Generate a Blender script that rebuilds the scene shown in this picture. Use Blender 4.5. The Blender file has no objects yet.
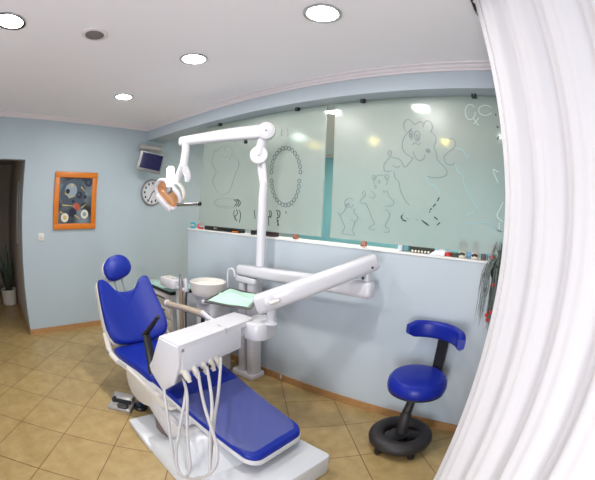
import bpy, bmesh, math, random
from mathutils import Vector, Matrix
random.seed(7)
C = bpy.context.scene.collection
PI = math.pi
WORLD, PWR, OTHP, FRONT_FILL, CURTAIN_FILL, EXPO = 0.82, 13, 15, 4, 50, 0.0

# ------------------------------------------------------------------ materials
def lin(c):
    return tuple(((v/255)/12.92 if v/255 <= .04045 else ((v/255+.055)/1.055)**2.4) for v in c) + (1,)

def mat(name, rgb, rough=.5, metal=0, noise=0, nscale=20, bump=0, bscale=60, coat=0, spec=.5):
    m = bpy.data.materials.new(name); m.use_nodes = True
    nt = m.node_tree; b = nt.nodes['Principled BSDF']
    b.inputs['Base Color'].default_value = lin(rgb)
    b.inputs['Roughness'].default_value = rough
    b.inputs['Metallic'].default_value = metal
    b.inputs['Coat Weight'].default_value = coat
    b.inputs['Specular IOR Level'].default_value = spec
    if noise or bump:
        tc = nt.nodes.new('ShaderNodeTexCoord')
    if noise:
        n = nt.nodes.new('ShaderNodeTexNoise'); n.inputs['Scale'].default_value = nscale; n.inputs['Detail'].default_value = 4
        nt.links.new(tc.outputs['Object'], n.inputs['Vector'])
        mx = nt.nodes.new('ShaderNodeMix'); mx.data_type = 'RGBA'
        mx.inputs[6].default_value = lin([max(0, v*(1-noise)) for v in rgb])
        mx.inputs[7].default_value = lin([min(255, v*(1+noise)) for v in rgb])
        nt.links.new(n.outputs['Fac'], mx.inputs[0]); nt.links.new(mx.outputs[2], b.inputs['Base Color'])
    if bump:
        n = nt.nodes.new('ShaderNodeTexNoise'); n.inputs['Scale'].default_value = bscale
        nt.links.new(tc.outputs['Object'], n.inputs['Vector'])
        bp = nt.nodes.new('ShaderNodeBump'); bp.inputs['Strength'].default_value = bump; bp.inputs['Distance'].default_value = .01
        nt.links.new(n.outputs['Fac'], bp.inputs['Height']); nt.links.new(bp.outputs['Normal'], b.inputs['Normal'])
    return m

def emit(name, rgb, strength):
    m = bpy.data.materials.new(name); m.use_nodes = True
    b = m.node_tree.nodes['Principled BSDF']
    b.inputs['Base Color'].default_value = lin(rgb)
    b.inputs['Emission Color'].default_value = lin(rgb); b.inputs['Emission Strength'].default_value = strength
    return m

M = {}
M['wall'] = mat('wall_paint', (171, 185, 194), .6, noise=.015, nscale=3)
M['beam'] = mat('beam_paint', (176, 186, 195), .6)
M['white_paint'] = mat('ceiling_paint', (243, 239, 245), .7)
M['cornice'] = mat('cornice_paint', (226, 218, 222), .6)
M['corridor'] = mat('corridor_paint', (168, 158, 146), .8, noise=.04, nscale=40)
M['teal'] = mat('teal_paint', (136, 206, 228), .6)
M['laminate'] = mat('partition_laminate', (184, 194, 202), .25, noise=.01, nscale=4)
M['ledge'] = mat('ledge_white', (225, 225, 222), .35)
M['wood'] = mat('baseboard_tile', (170, 128, 84), .4, noise=.12, nscale=25)
M['white'] = mat('white_enamel', (210, 209, 215), .25, coat=.3)
M['cream'] = mat('cream_plastic', (214, 208, 200), .35)
M['ivory'] = mat('ivory_ceramic', (232, 228, 222), .2, coat=.3)
M['chairwhite'] = mat('chair_plastic', (205, 203, 204), .35)
M['base'] = mat('chair_base_white', (208, 210, 214), .3)
M['blue'] = mat('blue_vinyl', (18, 40, 142), .36, spec=.3, noise=.05, nscale=60, bump=.05, bscale=250)
M['bluestool'] = mat('stool_blue_vinyl', (18, 36, 142), .32, spec=.3, bump=.04, bscale=250)
M['black'] = mat('black_plastic', (24, 23, 25), .4)
M['stoolblack'] = mat('stool_black_plastic', (40, 36, 37), .55, bump=.08, bscale=300)
M['darkgrey'] = mat('dark_grey', (62, 60, 62), .5)
M['grey'] = mat('grey_metal', (150, 150, 152), .35, metal=.6)
M['traygrey'] = mat('tray_rim_grey', (104, 104, 98), .35, metal=.5)
M['chrome'] = mat('chrome', (200, 200, 200), .15, metal=1)
M['hose'] = mat('hose_grey', (182, 179, 180), .45)
M['brown'] = mat('brown_hose', (150, 132, 112), .5)
M['beige'] = mat('beige_pad', (176, 160, 140), .5)
M['orange'] = mat('orange_wood', (204, 114, 24), .4, noise=.08, nscale=14)
M['green'] = mat('green_paper', (184, 219, 203), .8, noise=.03, nscale=12)
M['greenglass'] = mat('green_counter', (168, 206, 196), .12)
M['hair'] = mat('dark_hair', (48, 30, 26), .7)
M['tan'] = mat('tan_ceramic', (226, 218, 202), .5)
M['red'] = mat('red_plastic', (206, 58, 52), .4)
M['tealp'] = mat('teal_plastic', (30, 160, 176), .4)
M['maroon'] = mat('maroon_case', (50, 30, 34), .5)
M['copper'] = mat('copper_clip', (190, 120, 100), .35, metal=.6)
M['olive'] = mat('dark_olive', (58, 66, 56), .6)
M['paleblue'] = mat('pale_blue_box', (120, 178, 226), .6)
M['paper'] = mat('white_paper', (226, 230, 240), .8)
M['taupe'] = mat('brown_box', (116, 98, 92), .7)
M['pot'] = mat('white_pot', (214, 208, 200), .5)
M['leaf'] = mat('leaf_dark', (52, 64, 50), .5, noise=.2, nscale=30)
M['drygrass'] = mat('grey_green_leaf', (96, 108, 102), .55, noise=.25, nscale=40)
M['stripe'] = mat('grey_stripe', (150, 148, 150), .5)
M['silver'] = mat('silver_plastic', (170, 168, 166), .35, metal=.3)
M['peach'] = mat('peach_reflector', (226, 170, 122), .25, metal=.25)
M['screen'] = mat('dark_screen', (30, 26, 72), .15)
M['grille'] = mat('speaker_grille', (120, 114, 116), .7)
M['switch'] = mat('switch_plastic', (216, 214, 204), .4)
M['etch_dark'] = mat('etch_dark', (44, 52, 54), .4)
M['etch_grey'] = mat('etch_grey', (116, 130, 134), .4)
M['etch_arch'] = mat('etch_arch', (84, 98, 102), .4)
M['etch_pale'] = mat('etch_pale', (120, 136, 136), .4)
M['etch_teal'] = mat('etch_teal', (140, 172, 180), .4)
M['etch_white'] = mat('etch_white', (188, 204, 202), .4)
M['lamp'] = emit('lamp_diffuser', (255, 250, 244), 22)
M['warm'] = emit('warm_lamp', (255, 206, 96), 140)
M['bulb'] = emit('bulb_glow', (255, 252, 250), 9)

def floor_mat():
    m = bpy.data.materials.new('floor_tiles'); m.use_nodes = True
    nt = m.node_tree; N = nt.nodes; L = nt.links; b = N['Principled BSDF']
    geo = N.new('ShaderNodeNewGeometry')
    mp = N.new('ShaderNodeMapping'); mp.vector_type = 'TEXTURE'
    mp.inputs['Location'].default_value = (.6803, -1.143, 0); mp.inputs['Rotation'].default_value = (0, 0, PI*.75); mp.inputs['Scale'].default_value = (.4, .4, .4)
    L.new(geo.outputs['Position'], mp.inputs['Vector'])
    sep = N.new('ShaderNodeSeparateXYZ'); L.new(mp.outputs[0], sep.inputs[0])
    def math_(op, a, bb=None):
        n = N.new('ShaderNodeMath'); n.operation = op
        for i, v in enumerate((a, bb)):
            if v is None: continue
            if isinstance(v, (int, float)): n.inputs[i].default_value = v
            else: L.new(v, n.inputs[i])
        return n.outputs[0]
    e = []
    for ax in (0, 1):
        f = math_('FRACT', sep.outputs[ax]); g = math_('SUBTRACT', 1.0, f); e.append(math_('MINIMUM', f, g))
    d = math_('MINIMUM', e[0], e[1])
    mr = N.new('ShaderNodeMapRange'); mr.inputs[1].default_value = .005; mr.inputs[2].default_value = .011
    L.new(d, mr.inputs[0])
    cell = N.new('ShaderNodeVectorMath'); cell.operation = 'FLOOR'; L.new(mp.outputs[0], cell.inputs[0])
    wn = N.new('ShaderNodeTexWhiteNoise'); wn.noise_dimensions = '2D'; L.new(cell.outputs[0], wn.inputs['Vector'])
    n1 = N.new('ShaderNodeTexNoise'); n1.inputs['Scale'].default_value = 9; n1.inputs['Detail'].default_value = 8; n1.inputs['Roughness'].default_value = .65
    L.new(geo.outputs['Position'], n1.inputs['Vector'])
    cr = N.new('ShaderNodeValToRGB')
    cr.color_ramp.elements[0].position = .3; cr.color_ramp.elements[0].color = lin((156, 131, 84))
    cr.color_ramp.elements[1].position = .72; cr.color_ramp.elements[1].color = lin((182, 158, 109))
    L.new(n1.outputs['Fac'], cr.inputs[0])
    hsv = N.new('ShaderNodeHueSaturation'); L.new(cr.outputs[0], hsv.inputs['Color'])
    L.new(math_('ADD', math_('MULTIPLY', wn.outputs['Value'], .1), .95), hsv.inputs['Value'])
    mx = N.new('ShaderNodeMix'); mx.data_type = 'RGBA'; mx.inputs[6].default_value = lin((116, 84, 52))
    L.new(mr.outputs[0], mx.inputs[0]); L.new(hsv.outputs[0], mx.inputs[7]); L.new(mx.outputs[2], b.inputs['Base Color'])
    b.inputs['Roughness'].default_value = .32
    bp = N.new('ShaderNodeBump'); bp.inputs['Strength'].default_value = .25; bp.inputs['Distance'].default_value = .002
    L.new(mr.outputs[0], bp.inputs['Height']); L.new(bp.outputs[0], b.inputs['Normal'])
    return m
M['floor'] = floor_mat()

def frosted():
    m = bpy.data.materials.new('frosted_glass'); m.use_nodes = True
    nt = m.node_tree; N = nt.nodes; L = nt.links; N.remove(N['Principled BSDF']); out = N['Material Output']
    df = N.new('ShaderNodeBsdfDiffuse'); df.inputs[0].default_value = lin((218, 225, 222))
    tr = N.new('ShaderNodeBsdfTranslucent'); tr.inputs[0].default_value = lin((232, 238, 236))
    gl = N.new('ShaderNodeBsdfRefraction'); gl.inputs[0].default_value = lin((220, 230, 226)); gl.inputs['Roughness'].default_value = .24; gl.inputs['IOR'].default_value = 1.25
    gg = N.new('ShaderNodeBsdfGlossy'); gg.inputs['Roughness'].default_value = .3; gg.inputs[0].default_value = (.8, .8, .8, 1)
    a = N.new('ShaderNodeMixShader'); a.inputs[0].default_value = .5; L.new(df.outputs[0], a.inputs[1]); L.new(tr.outputs[0], a.inputs[2])
    b = N.new('ShaderNodeMixShader'); b.inputs[0].default_value = .6; L.new(a.outputs[0], b.inputs[1]); L.new(gl.outputs[0], b.inputs[2])
    c = N.new('ShaderNodeMixShader'); c.inputs[0].default_value = .05; L.new(b.outputs[0], c.inputs[1]); L.new(gg.outputs[0], c.inputs[2])
    L.new(c.outputs[0], out.inputs['Surface'])
    return m
M['frost'] = frosted()

def clearfilm(name, rgb, keep):
    m = bpy.data.materials.new(name); m.use_nodes = True
    nt = m.node_tree; N = nt.nodes; L = nt.links; b = N['Principled BSDF']
    b.inputs['Base Color'].default_value = lin(rgb); b.inputs['Roughness'].default_value = .34
    t = N.new('ShaderNodeBsdfTransparent'); mx = N.new('ShaderNodeMixShader'); mx.inputs[0].default_value = keep
    L.new(t.outputs[0], mx.inputs[1]); L.new(b.outputs[0], mx.inputs[2]); L.new(mx.outputs[0], N['Material Output'].inputs['Surface'])
    return m
M['film'] = clearfilm('clear_cover_film', (190, 196, 208), .15)

def curtain_mat():
    m = bpy.data.materials.new('curtain_cloth'); m.use_nodes = True
    nt = m.node_tree; N = nt.nodes; L = nt.links; b = N['Principled BSDF']
    b.inputs['Base Color'].default_value = lin((246, 244, 247)); b.inputs['Roughness'].default_value = .9
    t = N.new('ShaderNodeBsdfTranslucent'); t.inputs[0].default_value = lin((250, 248, 250))
    mx = N.new('ShaderNodeMixShader'); mx.inputs[0].default_value = .45
    L.new(b.outputs[0], mx.inputs[1]); L.new(t.outputs[0], mx.inputs[2]); L.new(mx.outputs[0], N['Material Output'].inputs['Surface'])
    return m
M['curtain'] = curtain_mat()

# ------------------------------------------------------------------ geometry helpers
def V(*a): return Vector(a)

def frame(d, up=(0, 0, 1)):
    d = Vector(d).normalized(); u = Vector(up)
    if abs(d.dot(u)) > .98: u = V(1, 0, 0)
    s = d.cross(u).normalized(); t = s.cross(d).normalized()
    return d, s, t

def box(bm, c, size, rot=None, bevel=0, seg=2):
    """box centred at c; rot = rotation about z or a 3x3 matrix"""
    R = Matrix.Identity(3) if rot is None else (rot if isinstance(rot, Matrix) else Matrix.Rotation(rot, 3, 'Z'))
    r = bmesh.ops.create_cube(bm, size=1)
    vs = r['verts']
    for v in vs: v.co = Vector((v.co.x*size[0], v.co.y*size[1], v.co.z*size[2]))
    if bevel:
        es = {e for v in vs for e in v.link_edges}
        rr = bmesh.ops.bevel(bm, geom=list(es), offset=bevel, segments=seg, affect='EDGES', profile=.5)
        vs = list({v for f in rr['faces'] for v in f.verts} | {v for v in vs if v.is_valid})
        seen = set(vs); st = list(vs)
        while st:
            v = st.pop()
            for e in v.link_edges:
                o = e.other_vert(v)
                if o not in seen: seen.add(o); st.append(o)
        vs = list(seen)
    for v in vs: v.co = R @ v.co + Vector(c)
    return vs

def bridge(bm, rings, closed=True, cap0=True, cap1=True):
    R = [[bm.verts.new(p) for p in r] for r in rings]
    n = len(R[0])
    for a, b in zip(R, R[1:]):
        for i in range(n if closed else n-1):
            j = (i+1) % n
            bm.faces.new((a[i], a[j], b[j], b[i]))
    if cap0: bm.faces.new(list(reversed(R[0])))
    if cap1: bm.faces.new(R[-1])
    return R

def smooth_path(pts, n=6):
    """Catmull-Rom through the points"""
    P = [Vector(p) for p in pts]
    if len(P) < 3 or n <= 1: return P
    out = []
    for i in range(len(P)-1):
        p0, p1, p2, p3 = P[max(i-1, 0)], P[i], P[i+1], P[min(i+2, len(P)-1)]
        for k in range(n):
            t = k/n
            out.append(.5*((2*p1)+(-p0+p2)*t+(2*p0-5*p1+4*p2-p3)*t*t+(-p0+3*p1-3*p2+p3)*t**3))
    out.append(P[-1]); return out

def tube(bm, pts, r, seg=10, smooth=0, cap=True, flat=1.0):
    P = smooth_path(pts, smooth) if smooth else [Vector(p) for p in pts]
    rr = r if isinstance(r, (list, tuple)) else None
    rings = []; prev = None
    for i, p in enumerate(P):
        d = (P[min(i+1, len(P)-1)]-P[max(i-1, 0)]).normalized()
        if prev is None:
            _, s, t = frame(d)
        else:
            s = (prev - d*prev.dot(d)).normalized(); t = s.cross(d).normalized()
        prev = s
        q = rr[min(int(i*len(rr)/len(P)), len(rr)-1)] if rr else r
        rings.append([p + s*math.cos(a)*q + t*math.sin(a)*q*flat for a in [2*PI*k/seg for k in range(seg)]])
    bridge(bm, rings, True, cap, cap)

def lathe(bm, prof, c=(0, 0, 0), seg=28, axis=(0, 0, 1), cap=True):
    """prof: (radius, height) pairs along axis"""
    d, s, t = frame(axis)
    if abs(Vector(axis).normalized().z) > .98: s, t = V(1, 0, 0), V(0, 1, 0)*(1 if Vector(axis).z > 0 else -1)
    c = Vector(c)
    rings = [[c + d*h + (s*math.cos(2*PI*k/seg)+t*math.sin(2*PI*k/seg))*max(r, 1e-4) for k in range(seg)] for r, h in prof]
    bridge(bm, rings, True, cap, cap)

def rrect(w, h, r, n=5, cx=0, cy=0):
    out = []
    for sx, sy, a0 in ((1, 1, 0), (-1, 1, 90), (-1, -1, 180), (1, -1, 270)):
        for k in range(n+1):
            a = math.radians(a0+90*k/n)
            out.append((cx+sx*(w/2-r)+r*math.cos(a), cy+sy*(h/2-r)+r*math.sin(a)))
    return out

def prism(bm, outline, o, ax, ay, az, depth, bevel=0):
    """2D outline in axes ax, ay at o, extruded by depth along az, edges softened by inset rings"""
    o, ax, ay, az = Vector(o), Vector(ax), Vector(ay), Vector(az)
    cx = sum(p[0] for p in outline)/len(outline); cy = sum(p[1] for p in outline)/len(outline)
    def ring(k, h):
        res = []
        for x, y in outline:
            dx, dy = x-cx, y-cy; L = math.hypot(dx, dy) or 1
            f = max(0, (L-k)/L)
            res.append(o+ax*(cx+dx*f)+ay*(cy+dy*f)+az*h)
        return res
    if bevel:
        b = bevel
        rs = [ring(b, 0), ring(b*.3, b*.3), ring(0, b), ring(0, depth-b), ring(b*.3, depth-b*.3), ring(b, depth)]
    else: rs = [ring(0, 0), ring(0, depth)]
    bridge(bm, rs)

def pad(bm, outline, mapf, thick, edge=.03, dome=.012, seat=0):
    """cushion over a 2D outline; mapf(x, y, h) -> point; rounded rim and domed top"""
    cx = sum(p[0] for p in outline)/len(outline); cy = sum(p[1] for p in outline)/len(outline)
    def ring(k, h, f2=1):
        res = []
        for x, y in outline:
            dx, dy = x-cx, y-cy; L = math.hypot(dx, dy) or 1
            f = max(0.0, (L-k)/L)*f2
            res.append(mapf(cx+dx*f, cy+dy*f, h))
        return res
    e = edge
    rs = [ring(e*.5, 0), ring(0, e*.4), ring(0, thick-e), ring(e*.12, thick-e*.45), ring(e*.45, thick-e*.12), ring(e, thick)]
    for f in (.8, .6, .4, .2, .05): rs.append(ring(e, thick+dome*(1-f*f), f))
    bridge(bm, rs)

def obj(name, bm, m, parent=None, smooth=True, angle=40):
    """one mesh object, built in world coordinates, put under its thing"""
    bmesh.ops.recalc_face_normals(bm, faces=bm.faces[:])
    org = V(0, 0, 0); q = parent
    while q is not None: org += q.location; q = q.parent
    own = V(0, 0, 0)
    if parent is None:
        lo = Vector([min(v.co[i] for v in bm.verts) for i in range(3)]); hi = Vector([max(v.co[i] for v in bm.verts) for i in range(3)])
        own = V((lo.x+hi.x)/2, (lo.y+hi.y)/2, lo.z)
    for v in bm.verts: v.co -= org+own
    me = bpy.data.meshes.new(name)
    if smooth:
        for f in bm.faces: f.smooth = True
        for e in bm.edges:
            if len(e.link_faces) == 2 and e.calc_face_angle(0) > math.radians(angle): e.smooth = False
    bm.to_mesh(me); bm.free()
    o = bpy.data.objects.new(name, me); C.objects.link(o); o.location = own
    for mm in (m if isinstance(m, (list, tuple)) else [m]): me.materials.append(mm)
    if parent is not None: o.parent = parent
    return o

def tag(o, label, cat, group=None):
    o['label'] = label; o['category'] = cat
    if group: o['group'] = group
    return o

def thing(name, label, cat, loc, group=None):
    o = bpy.data.objects.new(name, None); C.objects.link(o); o.location = loc; o.empty_display_size = .05
    return tag(o, label, cat, group)

def dup(root, loc, label, group=None):
    r = root.copy(); C.objects.link(r); r.location = loc; r['label'] = label
    if group: r['group'] = group
    for ch in list(root.children):
        c = ch.copy(); C.objects.link(c); c.parent = r
        for g in list(ch.children):
            d = g.copy(); C.objects.link(d); d.parent = c
    return r

def struct(name, bm, m, smooth=False):
    o = obj(name, bm, m, None, smooth); o['kind'] = 'structure'; return o

def B(): return bmesh.new()

def one(name, m, parent, fn, **k):
    bm = B(); fn(bm); return obj(name, bm, m, parent, **k)

def bx(name, m, parent, lo, hi, bevel=0, rot=None):
    bm = B(); c = [(a+b)/2 for a, b in zip(lo, hi)]; s = [abs(b-a) for a, b in zip(lo, hi)]
    box(bm, c, s, rot, bevel); return obj(name, bm, m, parent)

def sbox(name, m, lo, hi):
    bm = B(); c = [(a+b)/2 for a, b in zip(lo, hi)]; s = [abs(b-a) for a, b in zip(lo, hi)]
    box(bm, c, s); return struct(name, bm, m)

# ------------------------------------------------------------------ room shell
H = 2.555            # ceiling
PT = 1.277           # partition top
XR, YF, YB = 4.95, -3.7, 3.2
sbox('floor', M['floor'], (-3.2, YF, -.1), (XR+.1, YB+.1, 0))
sbox('ceiling', M['white_paint'], (-.1, YF, H), (XR+.1, YB+.1, H+.1))
DY, DZ = -1.842, 2.03        # corridor opening: right jamb and head
bm = B()
box(bm, (-.06, (DY+YB)/2, H/2), (.12, YB-DY, H))
box(bm, (-.06, (YF+DY)/2, (DZ+H)/2), (.12, DY-YF, H-DZ))
box(bm, (-.06, (YF-3.0)/2, DZ/2), (.12, -3.0-YF, DZ))
struct('wall_left', bm, M['wall'])
sbox('wall_back', M['laminate'], (.985, 0, 0), (XR, .18, PT-.012))
sbox('trim_1', M['ledge'], (.975, -.006, PT-.012), (XR, .19, PT))
sbox('wall_far', M['teal'], (-.1, YB, 0), (XR+.1, YB+.1, H))
bm = B()
WY0, WY1, WZ0, WZ1 = -2.9, -.75, .9, 2.35
box(bm, (XR+.06, (YF+WY0)/2, H/2), (.12, WY0-YF, H)); box(bm, (XR+.06, (WY1+YB)/2, H/2), (.12, YB-WY1, H))
box(bm, (XR+.06, (WY0+WY1)/2, WZ0/2), (.12, WY1-WY0, WZ0)); box(bm, (XR+.06, (WY0+WY1)/2, (WZ1+H)/2), (.12, WY1-WY0, H-WZ1))
struct('wall_right', bm, M['wall'])
bm = B()
for y in (WY0+.03, (WY0+WY1)/2, WY1-.03): box(bm, (XR+.06, y, (WZ0+WZ1)/2), (.06, .06, WZ1-WZ0))
for z in (WZ0+.03, WZ1-.03): box(bm, (XR+.06, (WY0+WY1)/2, z), (.06, WY1-WY0, .06))
struct('window_1', bm, M['white'])
bm = B(); OX = [(-.1, .4), (3.5, 3.75), (4.85, XR+.12)]
for a, b in OX: box(bm, ((a+b)/2, YF-.06, H/2), (b-a, .12, H))
box(bm, (1.95, YF-.06, .35), (3.1, .12, .7)); box(bm, (1.95, YF-.06, 2.43), (3.1, .12, .25)); box(bm, (4.3, YF-.06, 2.40), (1.1, .12, .31))
struct('wall_front', bm, M['wall'])  # unseen wall; its openings are made up to let fill light in
bm = B()
for x in (.43, 1.95, 3.47): box(bm, (x, YF-.06, 1.5), (.06, .06, 1.6))
for z in (.73, 2.28): box(bm, (1.95, YF-.06, z), (3.1, .06, .06))
struct('added_fill_window', bm, M['white'])  # made-up unseen window frame around the frontal fill lamp
bm = B()
for x in (3.78, 4.82): box(bm, (x, YF-.06, 1.12), (.06, .06, 2.24))
for z in (.03, 2.22): box(bm, (4.3, YF-.06, z), (1.1, .06, .06))
struct('added_fill_door', bm, M['white'])  # made-up unseen door frame around the lamp that brightens the curtain
# soffit beam over the partition
sbox('trim_2', M['beam'], (0, -.112, 2.378), (XR, .2, H))
# cornices (stepped cove profile)
def cornice(name, path, prof):
    bm = B(); rings = []
    for p, nrm in path: rings.append([V(*p)+V(*nrm)*a+V(0, 0, -b) for a, b in prof])
    bridge(bm, rings); struct(name, bm, M['cornice'])
pr = [(0, 0), (.062, 0), (.058, .010), (.040, .014), (.030, .028), (.014, .036), (.012, .048), (0, .048)]
cornice('trim_3', [((0, YF, H), (1, 0, 0)), ((0, -.112, H), (1, -1, 0))], pr)
cornice('trim_4', [((0, -.112, H), (1, -1, 0)), ((XR, -.112, H), (0, -1, 0))], pr)
cornice('trim_5', [((0, YB, H), (0, -1, 0)), ((XR, YB, H), (0, -1, 0))], pr)
sbox('baseboard_left', M['wood'], (0, DY, 0), (.012, 0.9, .066))
sbox('baseboard_back', M['wood'], (.985, -.012, 0), (XR, 0, .066))
bm = B(); box(bm, (2.376, -.0145, .045), (.018, .005, .042), bevel=.001)
tag(obj('wall_tag', bm, M['white']), 'small white tag stuck on the brown baseboard below the glossy low wall', 'tag')
# corridor beyond the opening
sbox('wall_corridor_back', M['corridor'], (-3.2, -3.1, 0), (-3.08, DY, 2.3))
sbox('wall_corridor_right', M['corridor'], (-3.2, DY, 0), (-.12, DY+.1, 2.3))
sbox('wall_corridor_left', M['corridor'], (-3.2, -3.1, 0), (-.12, -3.0, 2.3))
sbox('ceiling_corridor', M['corridor'], (-3.2, -3.1, 2.3), (-.12, DY+.1, 2.4))
sbox('baseboard_corridor', M['wood'], (-3.08, DY-.012, 0), (-.0, DY, .066))
bm = B(); box(bm, (-.62, DY-.012, 1.42), (.028, .024, .80), bevel=.004); box(bm, (-.50, DY-.006, 1.42), (.22, .01, .74))
tag(obj('wall_mirror', bm, M['stripe']), 'tall narrow pale framed mirror on the dark corridor wall', 'mirror')

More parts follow.
